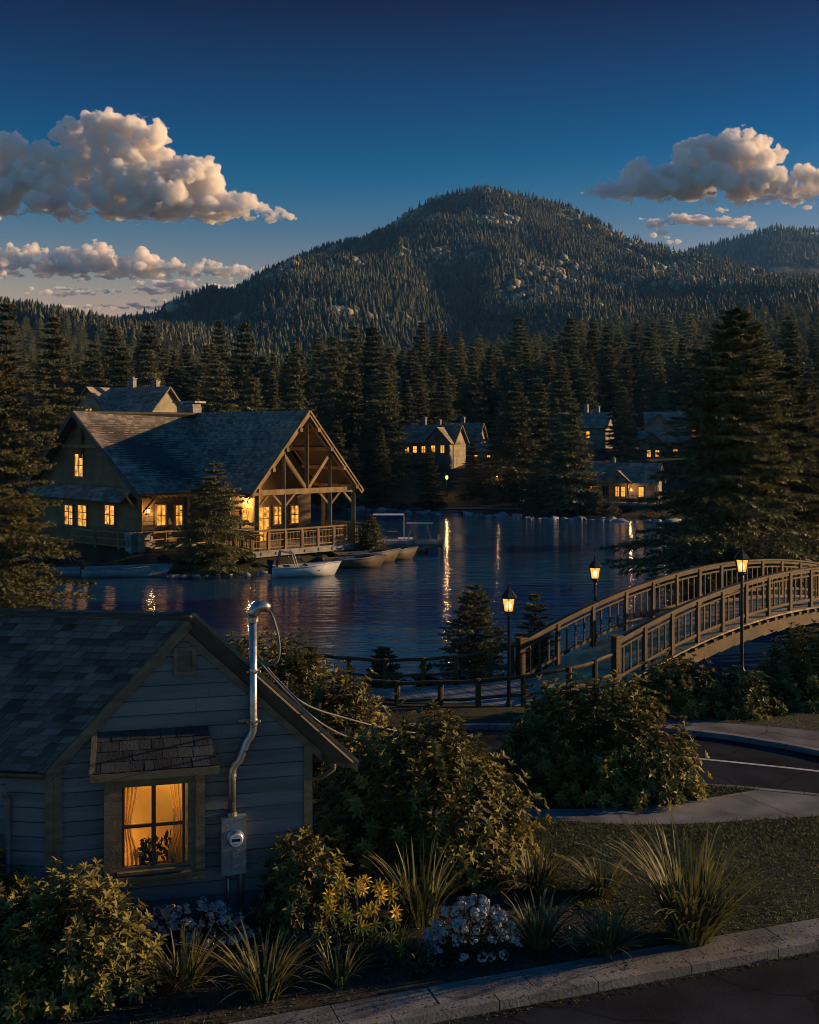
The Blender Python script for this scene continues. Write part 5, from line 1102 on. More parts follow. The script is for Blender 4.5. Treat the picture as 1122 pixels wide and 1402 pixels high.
# ------------------------------------------------------------------ footbridge
BA = Vector((.78, .626, 0)).normalized(); BN = Vector((-BA.y, BA.x, 0)); B0_ = Vector((5.62, 29.8, 0)); BW = 2.6
def zd(t): return 1.34-.0150*(t-9)**2
def BP(t, s, z=0.0): return B0_+BA*t+BN*s+Vector((0, 0, zd(t)+z))
BR = thing('footbridge', 'arched wooden footbridge with square railings crossing the lake inlet at right', 'bridge', (B0_.x, B0_.y, 0), world=True)
def skew(t, s): return t-1.07*s/BW*max(0, 1-t/4)
b = MB(); n = 110
for i in range(n):
    t0 = i*18/n; t1 = t0+18/n*.94; tn = random.random(); q = [BP(skew(t, s), s, -.03+dz) for dz in (-.05, .0) for (t, s) in ((t0, -.12), (t1, -.12), (t1, BW+.12), (t0, BW+.12))]
    b.add(q, [(3, 2, 1, 0), (4, 5, 6, 7), (0, 1, 5, 4), (1, 2, 6, 5), (2, 3, 7, 6), (3, 0, 4, 7)], tn)
b.build('deck', M['deck_plank'], BR)
for s in (-.05, BW*.5, BW+.05):
    b = MB()
    for i in range(24): t0, t1 = 18*i/24, 18*(i+1)/24; b.beam(BP(skew(t0, max(s, 0)), s, -.36), BP(skew(t1, max(s, 0)), s, -.32), .14, .42, tone=.35+.3*(i//3 % 2))
    if s < 0:
        for i in range(40): t = .1+i*.45; b.beam(BP(t, -.22, -.12), BP(t, -.02, -.12), .13, .09)
    b.build('arch_beam', M['bridge_wood'], BR)
for s in (0, BW):
    rt = MB(); sk = (lambda t: skew(t, s))
    for i in range(36):
        t0, t1 = 18*i/36, 18*(i+1)/36; tn = .4+.3*((i//4) % 2)
        rt.beam(BP(sk(t0), s, 1.22), BP(sk(t1), s, 1.22), .155, .05, tone=tn+.2); rt.beam(BP(sk(t0), s, 1.14), BP(sk(t1), s, 1.14), .07, .10, tone=tn);
    rl = rt.build('railing', M['bridge_wood'], BR); nb_ = 15
    for i in range(nb_+1):
        t = sk(18*i/nb_); b = MB(); wd = .20 if i == 0 else .115; b.beam(BP(t, s, -.35 if i else -.75), BP(t, s, 1.19 if i else 1.32), wd, wd, up=BA); 
        if i == 0: b.beam(BP(t, s, 1.32), BP(t, s, 1.36), .29, .29, up=BA)
        b.build('post', M['bridge_wood'], rl)
    b = MB()
    for i in range(36):
        t0, t1 = 18*i/36, 18*(i+1)/36; b.beam(BP(sk(t0), s, .20), BP(sk(t1), s, .20), .07, .09); b.beam(BP(sk(t0), s, .98), BP(sk(t1), s, .98), .05, .05)
    for i in range(nb_):
        for f in (.25, .5, .75): t = sk(18*(i+f)/nb_); b.beam(BP(t, s, .20), BP(t, s, .98), .042, .042, up=BA)
    b.build('baluster_panel', M['bridge_wood'], rl)
for t in (17.0, 18.2):
    for s in (.2, BW-.2): b = MB(); q = BP(t, s, -.3); b.beam((q.x, q.y, -3), q, .24, .24, up=(0, 1, 0)); b.build('pier_post', M['dark_wood'], BR)
# boardwalk curving away to the left
WK = thing('boardwalk', 'low grey boardwalk with rustic post and rail fences curving left from the footbridge', 'boardwalk', (1.5, 29.8, 0), world=True)
fr_l = curve([BP(0, 0), (4.3, 28.75), (2.6, 28.25), (.9, 28.15), (-.8, 28.5), (-2.6, 29.2), (-4.6, 30.4)], 10); bk_l = curve([BP(skew(0, BW), BW), (2.5, 31.0), (1.3, 30.95), (.1, 30.95), (-1.2, 31.2), (-2.6, 31.8), (-4.0, 32.6)], 10)
def wz(f): return .05-.30*min(1, f*1.6)
nf = len(fr_l); b = MB(); N_ = 66
def lin(l, f): x = f*(len(l)-1); i = min(int(x), len(l)-2); k = x-i; return Vector((l[i][0]*(1-k)+l[i+1][0]*k, l[i][1]*(1-k)+l[i+1][1]*k, 0))
for i in range(N_):
    f0, f1 = i/N_, (i+.92)/N_; q = [lin(fr_l, f0), lin(fr_l, f1), lin(bk_l, f1), lin(bk_l, f0)]; zz = [wz(f0), wz(f1), wz(f1), wz(f0)]
    b.add([p+Vector((0, 0, z-.055)) for p, z in zip(q, zz)]+[p+Vector((0, 0, z)) for p, z in zip(q, zz)], [(3, 2, 1, 0), (4, 5, 6, 7), (0, 1, 5, 4), (1, 2, 6, 5), (2, 3, 7, 6), (3, 0, 4, 7)])
b.build('deck', M['grey_wood'], WK); b = MB()
for l in (fr_l, bk_l):
    for i in range(24): f0, f1 = i/24, (i+1)/24; b.beam(lin(l, f0)+Vector((0, 0, wz(f0)-.17)), lin(l, f1)+Vector((0, 0, wz(f1)-.17)), .09, .22)
b.build('edge_beam', M['dark_wood'], WK)
for l, fs in ((fr_l, (.0, .09, .18, .30, .415, .51, .62, .74, .86, .98)), (bk_l, (.08, .2, .33, .46, .6, .73, .86, .98))):
    rb = MB(); rc_ = MB(); hh = lambda f: .95-.17*min(1, f*3)
    for i in range(30):
        f0, f1 = i/30, (i+1)/30
        for hz, r_, rb_ in ((1.0, .052, rb), (.42, .04, rc_)): rb_.tube([lin(l, f0)+Vector((0, 0, wz(f0)+hh(f0)*hz+.012*math.sin(i*1.3))), lin(l, f1)+Vector((0, 0, wz(f1)+hh(f1)*hz+.012*math.sin(i*1.3+1.3)))], r_, 6, .5+.1*math.sin(i))
    rl = rb.build('handrail', M['bridge_wood'], WK); rc_.build('lower_rail', M['bridge_wood'], WK)
    for k, f in enumerate(fs): b = MB(); c = lin(l, f); b.tube([c+Vector((0, 0, -1.0)), c+Vector((0, 0, wz(f)+hh(f)+(.30 if (k == 0 and l is fr_l) else .05)))], .075 if k else .10, 8); b.build('post', M['bridge_wood'], rl)

# ------------------------------------------------------------------ street lamps
def lantern_post(label, loc, h, name='street_lamp', group='black lantern posts round the footbridge'):
    t = thing(name, label, 'street lamp', loc, R(20), group); b = MB(); b.lathe([(.12, 0), (.12, .10), (.085, .14), (.085, .55), (.10, .58), (.06, .64), (.048, .70), (.040, h*.86), (.06, h*.865), (.045, h*.88), (.05, h*.885), (.11, h*.895), (.11, h*.905)], n=12); b.build('pole', M['iron'], t)
    z0 = h*.905; z1 = z0+.36; r0, r1 = .125, .19; b = MB()
    for k in range(6):
        a = math.pi/3*k; e = [Vector((math.cos(a)*r, math.sin(a)*r, z)) for r, z in ((r0, z0), (r1, z1))]; b.beam(e[0], e[1], .022, .022); a2 = a+math.pi/3
        for r, z in ((r0, z0+.01), (r1, z1)): b.beam((math.cos(a)*r, math.sin(a)*r, z), (math.cos(a2)*r, math.sin(a2)*r, z), .026, .026)
    fr = b.build('lantern_frame', M['iron'], t); g = MB()
    for k in range(6):
        a, a2 = math.pi/3*k, math.pi/3*(k+1); g.add([(math.cos(q)*r*.97, math.sin(q)*r*.97, z) for q, r, z in ((a, r0, z0+.01), (a2, r0, z0+.01), (a2, r1, z1), (a, r1, z1))], [(0, 1, 2, 3)])
    g.build('glass', M['lantern_pane'], fr); g = MB(); g.lathe([(.02, 0), (.06, .06), (.065, .13), (.03, .20), (.01, .22)], (0, 0, z0+.05), 10); g.build('bulb', M['bulb'], fr)
    b = MB(); b.lathe([(.23, z1), (.235, z1+.02), (.13, z1+.15), (.05, z1+.21), (.04, z1+.25), (.055, z1+.27), (.02, z1+.31), (.03, z1+.34), (.006, z1+.42)], n=6); b.build('lamp_roof', M['iron'], t)
    lamp('lantern_light', Vector(loc)+Vector((0, 0, z0+.19)), 110, (1, .56, .2), .05); return t
lg_ = bpy.data.materials.new('lantern_pane'); lg_.use_nodes = True; nt = lg_.node_tree; nt.nodes.remove(nt.nodes['Principled BSDF'])
a_ = nt.nodes.new('ShaderNodeBsdfTransparent'); e_ = nt.nodes.new('ShaderNodeEmission'); e_.inputs[0].default_value = (1, .42, .06, 1); e_.inputs[1].default_value = .9; m_ = nt.nodes.new('ShaderNodeMixShader'); m_.inputs[0].default_value = .55
nt.links.new(a_.outputs[0], m_.inputs[1]); nt.links.new(e_.outputs[0], m_.inputs[2]); nt.links.new(m_.outputs[0], nt.nodes['Material Output'].inputs[0]); M['lantern_pane'] = lg_
def post_at(px, ytop, d, label, zb=None):
    q = at(px, ytop, d); z = gz(q.x, d) if zb is None else zb; lantern_post(label, (q.x, d, z), (q.z-z-.78)/.905)
post_at(697, 796, 28.2, 'nearest lantern post, standing at the boardwalk left of the bridge entrance', -.55)
post_at(815, 758, 33.9, 'lantern post rising behind the far railing of the bridge ramp')
post_at(1016, 744, 29.6, 'lantern post among the shrubs in front of the bridge arch')
def far_lamp(px, py, d, label):
    q = at(px, py, d); z = gz(q.x, d); t = thing('shore_lamp', label, 'street lamp', (q.x, d, z), 0, 'lit lamps on the far shore'); b = MB(); h = q.z-z; b.lathe([(.09, 0), (.05, .3), (.04, h-.2)], n=6); b.build('pole', M['iron'], t); b = MB(); b.lathe([(.08, h-.2), (.17, h), (.14, h+.18), (.02, h+.26)], n=8); b.build('globe', M['shore_bulb'], t); lamp('shore_lamp_light', (q.x, d-.4, q.z+.1), 60, r=.1)
far_lamp(612, 654, 121, 'lit lamp across the water below the two storey lake house'); far_lamp(682, 654, 119, 'lit lamp across the water right of the spruce by the shore path')

# ------------------------------------------------------------------ shore rocks
def rock_mesh(seed):
    v, t = ICO[3]; rg = np.random.default_rng(seed); n = fbm(v[:, 0]*1.3+seed, v[:, 1]*1.3+v[:, 2]*1.7, seed, 4); q = v*(1+.55*n)[:, None]*np.array([1.0, .75, .55])
    for _ in range(11): d = unit(rg.normal(size=3)); k = q@d; m = rg.uniform(.28, .55); q = np.where((k > m)[:, None], q-d*(k-m)[:, None]*.95, q)
    return np_mesh('boulder', q, t, M['rock'])
RK = [rock_mesh(k) for k in range(1, 7)]
def rocks(path, n, s0, s1, label, group, seed, jit=.5):
    rg = random.Random(seed); L = [0]
    for a, c in zip(path, path[1:]): L.append(L[-1]+math.hypot(c[0]-a[0], c[1]-a[1]))
    for i in range(n):
        s = L[-1]*(i+rg.uniform(.1, .9))/n; x = float(np.interp(s, L, [p[0] for p in path]))+rg.uniform(-jit, jit); y = float(np.interp(s, L, [p[1] for p in path]))+rg.uniform(-jit, jit); k = s0+(s1-s0)*rg.random()**2
        o = link('boulder', rg.choice(RK), loc=(x, y, max(WZ-k*.02, gz(x, y)+k*.02)), rz=rg.uniform(0, 6.28), sc=(k*rg.uniform(.9, 1.7), k*rg.uniform(.7, 1), k*rg.uniform(.5, .95))); tag(o, label, 'boulder', group)
rocks([(-13, 123.8), (-4, 117.6), (3, 112.8), (9, 108.8), (14, 105.8), (24, 102.6), (31, 100.4)], 140, .3, 1.25, 'pale grey boulder at the waterline of the far wooded shore', 'boulders along the far shore', 4, .7)
rocks([(-26, 65.9), (-20, 65.4), (-14, 64.7), (-9.6, 65.2), (-8.2, 66.4)], 34, .22, .62, 'rounded grey stone at the waterline below the lodge', 'stones along the lodge bank', 9, .3)
# low bushes on the banks

# ------------------------------------------------------------------ garden shrubs and flowers
def gpt(px, py, z=KZ-.02): return gp(px, py, z)
p = gpt(70, 1388); shrub('shrub', 'large golden green leafy shrub filling the bottom left corner before the house', (p.x-.1, p.y+.5, .1), 1.08, .85, 1.25, 1, 440, .15)
p = gpt(-40, 1330); shrub('shrub', 'tall leafy shrub at the left edge before the house side wall', (p.x-.2, p.y+.5, .1), .62, .6, 1.45, 12, 150, .16)
p = gpt(412, 1272); shrub('shrub', 'leafy shrub against the clapboard gable right of the meter box', (p.x+.05, p.y+.1, .1), .58, .5, 1.15, 2, 180, .15)
p = gpt(592, 1212); shrub('shrub', 'tall broad golden shrub in the centre beside the house eave', (p.x-.12, p.y+.75, .1), 1.62, 1.2, 2.2, 3, 820, .165)
p = gpt(500, 1190); shrub('shrub', 'dark leafy shrub between the house corner and the central shrub', (p.x, p.y+1.0, .05), 1.0, .9, 1.35, 13, 300, .16)
p = gp(832, 1104, .1); shrub('shrub', 'wide spreading shrub on the kerbed island beside the road', (p.x-.1, p.y+.75, .1), 2.0, .85, 1.95, 4, 820, .165)
p = gp(960, 986, .1); shrub('shrub', 'rounded shrub at the foot of the lantern post before the bridge arch', (p.x-.35, p.y+.95, .05), 1.15, .9, 1.12, 5, 400, .165)
p = gp(1040, 985, .1); shrub('shrub', 'lower shrub right of the lantern post by the bridge', (p.x-.25, p.y+.8, .05), .85, .8, .85, 15, 240, .165)
p = gp(1125, 975, .1); shrub('shrub', 'tall dark shrub at the right edge beyond the footpath', (p.x+.25, p.y+1.1, .0), 1.35, 1.1, 1.85, 6, 460, .165)
q = at(405, 1000, 23.5); shrub('shrub', 'tall shrub behind the house roof beside the lake', (q.x-.2, 23.6, 0), 1.5, 1.2, 2.35, 7, 560, .17)
q = at(335, 1000, 24.5); shrub('shrub', 'shrub half hidden behind the roof ridge and steel mast', (q.x, 24.8, -.1), 1.1, 1.0, 2.3, 17, 200, .19)
q = at(470, 1000, 22.0); shrub('shrub', 'shrub behind the service cables between house and boardwalk', (q.x-.1, 22.2, 0), 1.2, 1.0, 1.95, 8, 400, .165)
# ornamental grasses
GC = 'ornamental grass clumps in the garden bed'
for (px, py, hpx, nbl, lab, wd, sp) in ((945, 1287, 150, 260, 'largest fountain grass clump standing on the lawn near the kerb', .05, .78), (575, 1262, 108, 110, 'upright grass clump between the yellow and the white flowers', .036, .6), (735, 1222, 66, 120, 'small grass clump right of the central shrub', .04, 1.0),
        (826, 1224, 62, 120, 'small grass clump farthest back on the lawn', .04, 1.0), (738, 1296, 70, 120, 'small grass clump right of the white flower mound', .04, 1.05), (828, 1306, 62, 120, 'small grass clump left of the largest fountain grass', .04, 1.1),
        (252, 1352, 78, 100, 'grass clump in front of the white flowers under the window', .032, 1.0), (362, 1366, 98, 110, 'grass clump in front of the meter conduit', .034, 1.0), (465, 1346, 60, 70, 'small grass clump below the yellow flowers', .026, 1.0), (545, 1300, 40, 50, 'tiny grass tuft at the foot of the white flower mound', .022, .9)):
    p = gpt(px, py); h = hpx*p.y/F; grass_clump(lab, (p.x, p.y, KZ-.02), h*1.02, nbl, px, GC, w=wd*1.15, spread=sp, rad=.05+h*.14)
# flowering plants
def leaf_mound(t, rx, ry, h, n, ll, seed, mt='leaf_green'):
    rg = np.random.default_rng(seed); D = unit(rg.normal(size=(n, 3))); D[:, 2] = np.abs(D[:, 2]); O = D*rg.uniform(.45, 1, (n, 1))*np.array([rx, ry, h]); D2 = unit(D+rg.normal(size=(n, 3))*.6+np.array([0, 0, .4])); L = rg.uniform(.6, 1.2, n)*ll
    V, T = leaves(O, D2, perp(D2, rg), L, L*.34, rg); link('foliage', np_mesh('foliage', V, T, M[mt], np.repeat(rg.random(n), 6)), t)
def daisy_mesh(R_, n, seed, m):
    rg = np.random.default_rng(seed); a = np.arange(n)/n*6.283+rg.normal(size=n)*.08; D = np.stack([np.cos(a), np.sin(a), np.full(n, .18)], 1); D = unit(D); V, T = leaves(D*R_*.12, D, np.tile([0, 0, 1.0], (n, 1)), np.full(n, R_)*rg.uniform(.85, 1.1, n), np.full(n, R_*.29), rg, .1); return np_mesh('petals', V, T, M[m], np.repeat(rg.random(n), 6))
YM = [daisy_mesh(.098, 8, k, 'yellow') for k in range(3)]; dc = MB(); dc.lathe([(.026, -.01), (.028, .012), (.014, .022)], n=10); DCo = None
def centre_mesh():
    o = dc.build('flower_centre', M['centre']); me = o.data; bpy.data.objects.remove(o); return me
DCM = centre_mesh()
p = gpt(492, 1312); t = thing('yellow_daisies', 'clump of bright yellow daisies left of the white flower mound', 'flowers', (p.x, p.y+.1, KZ-.02)); leaf_mound(t, .60, .42, .40, 380, .09, 61); rg = np.random.default_rng(62); stm = MB(); c_ = Vector((p.x, p.y+.1, KZ-.02))
for i in range(34):
    fx, fy = rg.uniform(-1, 1), rg.uniform(-1, 1); x = fx*.58; y = -fy*.30; z = .86-.30*abs(fx)**2-.42*max(0, fy)+rg.uniform(-.14, .08)
    e = Vector((x, y, z)); stm.tube([(x*.4, y*.4, 0), (x*.85, y*.85, z*.6), e], .006, 4, cap=False)
    b_ = link('blossom', YM[i % 3], t, e, rg.uniform(0, 6)); b_.rotation_euler = (R(rg.uniform(35, 75)), R(rg.uniform(-30, 30)), rg.uniform(-.7, .7)); link('flower_centre', DCM, b_, (0, 0, .012))
stm.build('stems', M['leaf_green'], t)
def umbel_mesh(R_, seed):
    rg = np.random.default_rng(seed); Vs = []; Ts = []; n = 0; tn = []
    for i in range(19):
        d = unit(rg.normal(size=3)); d[2] = abs(d[2])*.8+.15; d = unit(d); c = d*R_*rg.uniform(.75, 1.0); u = perp(d[None], rg)[0]; v = np.cross(d, u); a = np.arange(5)/5*6.283; D = unit(u*np.cos(a)[:, None]+v*np.sin(a)[:, None]+d*.35)
        V, T = leaves(np.tile(c, (5, 1)), D, np.tile(d, (5, 1)), np.full(5, R_*.36), np.full(5, R_*.32), rg, .1); Vs.append(V); Ts.append(T+n); n += len(V); tn += [rg.random()]*30
    return np_mesh('florets', np.concatenate(Vs), np.concatenate(Ts), M['floret'], tn)
UM = [umbel_mesh(.062, k) for k in range(4)]
def white_mound(label, px, py, rx, ry, h, n, seed):
    p = gpt(px, py); t = thing('white_flowers', label, 'flowers', (p.x, p.y+ry*.6, KZ-.02), 0, 'white flower mounds'); leaf_mound(t, rx*.98, ry, h*.92, 520, .085, seed); rg = np.random.default_rng(seed+1); stm = MB()
    for i in range(n):
        d = unit(rg.normal(size=3)); d[1] = -abs(d[1])*.9; d[2] = abs(d[2])+.1; d = unit(d); e = Vector((d[0]*rx, d[1]*ry, max(.14, d[2]*h)))*rg.uniform(.94, 1.08)
        stm.tube([(e.x*.4, e.y*.4, 0), e], .005, 4, cap=False); o = link('flower_cluster', UM[i % 4], t, e, rg.uniform(0, 6), rg.uniform(.7, 1.2)); o.rotation_euler = (R(rg.uniform(10, 60)), R(rg.uniform(-25, 25)), rg.uniform(-.6, .6))
    stm.build('stems', M['leaf_green'], t)
white_mound('mound of small white flowers left of the upright grass clump and lawn', 648, 1318, .60, .45, .72, 84, 71)
white_mound('low drift of white flowers below the lit window', 262, 1300, .78, .38, .54, 96, 75)
p = gpt(432, 1318); t = thing('dusty_plant', 'blue grey leafy plant left of the yellow daisies', 'plant', (p.x, p.y+.15, KZ-.02)); leaf_mound(t, .42, .32, .38, 320, .13, 81, 'leaf_cool')
p = gpt(560, 1330); t = thing('low_plant', 'low green leafy plant between daisies and white mound', 'plant', (p.x, p.y+.1, KZ-.02)); leaf_mound(t, .42, .28, .30, 300, .10, 83)
# lawn blades and leaf litter
def inside(poly, x, y):
    ins = np.zeros(len(x), bool); n = len(poly)
    for i in range(n):
        ax, ay = poly[i][0], poly[i][1]; bx, by = poly[(i+1) % n][0], poly[(i+1) % n][1]; c = ((ay > y) != (by > y)) & (x < (bx-ax)*(y-ay)/((by-ay) if by != ay else 1e-9)+ax); ins ^= c
    return ins
def turf(name, poly, n, h, seed, z, label, w=.016, sel=None):
    rg = np.random.default_rng(seed); xs = [p[0] for p in poly]; ys = [p[1] for p in poly]; x = rg.uniform(min(xs), max(xs), n); y = rg.uniform(min(ys), max(ys), n); k = inside(poly, x, y) & (fbm(x*1.3, y*1.3, seed, 3) > -.75) & (x/y < .46); x, y = x[k], y[k]; n = len(x)
    V, T, m = strips(np.stack([x, y, np.full(n, z-.005)], 1), rg.uniform(0, 6.28, n), h*rg.uniform(.5, 1.3, n)*(1+.6*fbm(x*.8, y*.8, 9, 2)), w*rg.uniform(.7, 1.3, n), rg.uniform(.1, .8, n), rg, seg=2)
    o = link(name, np_mesh(name, V, T, M['grass'], np.repeat(np.clip(rg.random(n)*.6+.5*vnoise(x*.9, y*.9, 4)-.05, 0, 1), m))); tag(o, label, 'grass', kind='stuff')
turf('lawn_grass', LAWN, 120000, .055, 91, KZ-.004, 'short dim lawn grass between footpath and kerb')
turf('verge_grass', FARBED, 26000, .06, 92, .102, 'dim grass verge around the shrubs before the bridge', .02)
turf('island_grass', isl_low+isl_up[::-1], 16000, .05, 93, KZ+.004, 'sparse grass on the kerbed island', .018)
BED = bkl+[(p[0], p[1]) for p in lawn_l[::-1]]+[(-2, 20.2), (-9, 20.2), (-9, bkl[0][1])]
rg = np.random.default_rng(95); n = 9000; x = rg.uniform(-6, 3.2, n); y = rg.uniform(12.6, 17.6, n); k = inside(BED, x, y); x, y = x[k], y[k]; n = len(x); D = unit(np.stack([rg.normal(size=n), rg.normal(size=n), rg.uniform(.1, .9, n)], 1)); L = rg.uniform(.025, .06, n)
V, T = leaves(np.stack([x, y, np.full(n, KZ-.01)], 1), D, perp(D, rg), L, L*.45, rg); tag(link('ground_cover', np_mesh('ground_cover', V, T, M['leaf_green'], np.repeat(rg.random(n)*.7, 6))), 'low leafy ground cover and litter over the garden bed', 'ground cover', kind='stuff')

rg = np.random.default_rng(97); n = 900; t_ = rg.random(n); off_ = np.where(rg.random(n) < .6, rg.normal(size=n)*.05-.07, rg.uniform(.1, .6, n)); kx = np.array([p[0] for p in fk]); ky = np.array([p[1] for p in fk])
x = rg.uniform(-2, 6.5, n); y = np.interp(x, kx, ky)+off_; D = unit(np.stack([rg.normal(size=n), rg.normal(size=n), rg.uniform(0, .35, n)], 1)); L = rg.uniform(.02, .055, n)
V, T = leaves(np.stack([x, y, np.where(off_ < 0, .022, KZ+.02)], 1), D, unit(np.stack([rg.normal(size=n)*.2, rg.normal(size=n)*.2, np.ones(n)], 1)), L, L*.5, rg); tag(link('fallen_leaves', np_mesh('fallen_leaves', V, T, M['blade'], np.repeat(rg.random(n)*.6, 6))), 'fallen leaves scattered along the kerb and gutter', 'leaf litter', kind='stuff')
# ------------------------------------------------------------------ conifers: the ones that stand out
def hero(label, px, ytop, d, r, seed, whorls, nb, side, K, nl, nw, name='spruce', zb=None, **kw):
    q = at(px, ytop, d); z = gz(q.x, d) if zb is None else zb; return tree_things(name, label, (q.x, d, z-.1), q.z-z+.1, r, seed, whorls=whorls, nb=nb, side=side, K=K, nl=nl, nw=nw, **kw)
hero('towering spruce at right behind the bridge, the largest tree in view', 1008, 422, 56, 6.6, 101, 30, 12, 10, 34, .30, .075, base=.05, droop=.34, taper=.86)
hero('second tall spruce at the right edge overlapping the largest one', 1080, 498, 60, 5.5, 102, 25, 11, 9, 30, .32, .075, base=.04, droop=.32, taper=.86)
hero('dark spruce at the right edge farther back behind the largest spruces', 1128, 470, 84, 3.6, 103, 26, 8, 5, 12, .38, .075)
hero('large near spruce cut by the left edge in front of the lodge', -8, 486, 34.5, 3.5, 104, 26, 9, 10, 28, .20, .048, base=.04, droop=.34, taper=.62)
hero('tall spruce left of the lodge with broad golden boughs', 74, 428, 92, 5.0, 105, 22, 9, 6, 18, .42, .09, taper=.86)
hero('tall dark spruce at the left edge behind the golden one', 10, 408, 104, 4.9, 106, 22, 8, 6, 16, .46, .09, taper=.86)
hero('short bushy spruce in front of the lodge valley at the stony bank', 294, 632, 66.2, 3.3, 107, 15, 8, 7, 18, .30, .065, base=.05, droop=.2, taper=.82)
hero('young spruce on the bank left of the nearest lantern post', 650, 800, 32.6, 1.95, 108, 22, 9, 6, 16, .14, .032, base=.03, droop=.18)
hero('smaller young spruce behind the nearest lantern post', 733, 808, 33.8, 1.2, 109, 18, 8, 5, 14, .13, .030)
hero('small spruce at the water edge left of the boardwalk', 524, 884, 32.4, 1.15, 110, 14, 8, 5, 14, .13, .030, base=.02)
hero('little low spruce between the water edge spruces', 583, 906, 32.8, .75, 111, 10, 8, 5, 14, .12, .028, base=.02)
hero('small dark spruce beside the boats at the right end of the lodge deck', 508, 705, 73.2, 1.4, 112, 14, 8, 5, 12, .26, .05, zb=-1.4)
# mid-sized trees across the lake
FIR = []
for k in range(5):
    V, T, tn, st = spruce(12, 2.9+.3*(k % 3), 300+k, 20, 8, 4, 10, .55, .12, base=.05+.03*(k % 2), droop=.30, taper=.95); b = MB(); b.v, b.f, b.t, b.m = st.v, st.f, st.t, st.m
    o = b.build('trunk', M['bark']); tm = o.data; bpy.data.objects.remove(o); FIR.append((np_mesh('crown', V, T, M['fir'], tn), tm))
def fir(px, ytop, d, label, w_=1.0, grp=None):
    q = at(px, ytop, d); z = gz(q.x, d); h = q.z-z; k = random.randrange(5); t = thing('fir_tree', label, 'conifer', (q.x, d, z-.1), random.uniform(0, 6.28), grp); s = h/12
    link('crown', FIR[k][0], t, sc=(s*w_, s*w_, s)); link('trunk', FIR[k][1], t, sc=(s*w_, s*w_, s)); TREES.append((q.x, d, 1.6)); return t
TREES = []
for a in ((298, 492, 108, 'broad fir right behind the lodge chimney', 1.25), (346, 512, 106, 'fir peeking over the middle of the lodge ridge', 1.2), (268, 515, 112, 'narrow fir left of the lodge chimney', .9), (204, 474, 124, 'dark fir rising behind the house at back left', 1.0),
          (404, 484, 122, 'tall dark fir above the right half of the lodge ridge', .9), (440, 508, 126, 'dark fir just left of the trussed gable peak', .9), (482, 486, 130, 'tall fir directly right of the trussed gable peak', .95), (526, 500, 127, 'tall full fir above the dock', 1.1),
          (462, 574, 119, 'small golden fir beside the trussed gable right slope', 1.0), (486, 606, 121, 'small fir by the shore right of the lodge eave', .9), (522, 583, 122, 'slender golden fir at the far shore above the dock', .95), (588, 612, 119, 'bushy small fir in front of the two storey lake house', 1.35),
          (648, 603, 121, 'bushy fir between the two shore lamps', 1.3), (706, 518, 118, 'large fir right of the right shore lamp', 1.15), (782, 542, 112, 'large golden fir left of the porch cabin', 1.2), (735, 622, 113, 'small bushy fir at the shore between two large firs', 1.4), (607, 498, 150, 'tall fir directly behind the two storey lake house', 1.0),
          (852, 528, 138, 'large fir standing behind the porch cabin', 1.25), (816, 652, 110.5, 'low young fir at the left end of the porch cabin deck', 1.3), (560, 522, 148, 'fir left of the one behind the lake house', .95), (672, 484, 172, 'tall far fir above the shed sized house', .9), (752, 480, 175, 'tall far fir between the two large shore firs', .9), (168, 470, 135, 'narrow fir behind the house at back left, left of the dark fir', 1.0), (128, 468, 140, 'fir between the golden spruce and the back left house', 1.0)):
    fir(*a)
for (px, py, d, s, lab) in ((840, 690, 108.6, .9, 'clipped round bush under the left half of the porch cabin deck'), (893, 692, 108.2, 1.15, 'clipped round bush under the right end of the porch cabin deck')):
    q = at(px, py, d); t = thing('round_bush', lab, 'bush', (q.x, d, gz(q.x, d))); leaf_mound(t, s, s, s*1.25, 700, .2, int(px), 'spruce')
# shore shrubs and grass mats on the far bank
rgs = random.Random(3)
BU = []
for k in range(3):
    rg = np.random.default_rng(500+k); n = 420; D = unit(rg.normal(size=(n, 3))); D[:, 2] = np.abs(D[:, 2]); O = D*rg.uniform(.5, 1, (n, 1))*np.array([1, 1, .7]); D2 = unit(D+rg.normal(size=(n, 3))*.6); V, T = leaves(O, D2, perp(D2, rg), np.full(n, .28), np.full(n, .12), rg); BU.append(np_mesh('bush', V, T, M['leaf_green'], np.repeat(rg.random(n), 6)))
for i in range(46):
    px = rgs.uniform(480, 930); x0 = 0; d = rgs.uniform(106, 126); x = (px-561)*d/F; s_ = float(lake_sd(np.array([x]), np.array([d]))[0])
    if not 1.0 < s_ < 9: continue
    k = rgs.uniform(.4, 1.0); tag(link('shore_bush', rgs.choice(BU), loc=(x, d, gz(x, d)-.1), rz=rgs.uniform(0, 6), sc=k), 'low dark bush on the far shore above the boulders', 'bush', 'low bushes on the far shore')
for i in range(14):
    x = rgs.uniform(-27, -9); d = rgs.uniform(66.3, 67.6); s_ = float(lake_sd(np.array([x]), np.array([d]))[0])
    if s_ < .9: continue
    k = rgs.uniform(.3, .6); tag(link('bank_bush', rgs.choice(BU), loc=(x, d, gz(x, d)-.05), rz=rgs.uniform(0, 6), sc=k), 'low bush on the bank in front of the lodge', 'bush', 'low bushes on the lodge bank')
# benches of pale stone edging along the far shore path
fp = [at(560+i*14, 684, 118-i*.35) for i in range(12)]
pth = [(q.x, q.y, gz(q.x, q.y)+.05) for q in fp]; b = MB()
for a, c in zip(pth, pth[1:]): b.add([(a[0], a[1]-.5, a[2]), (c[0], c[1]-.5, c[2]), (c[0], c[1]+.7, c[2]+.06), (a[0], a[1]+.7, a[2]+.06)], [(0, 1, 2, 3)])
struct(b.build('shore_path', M['concrete']))

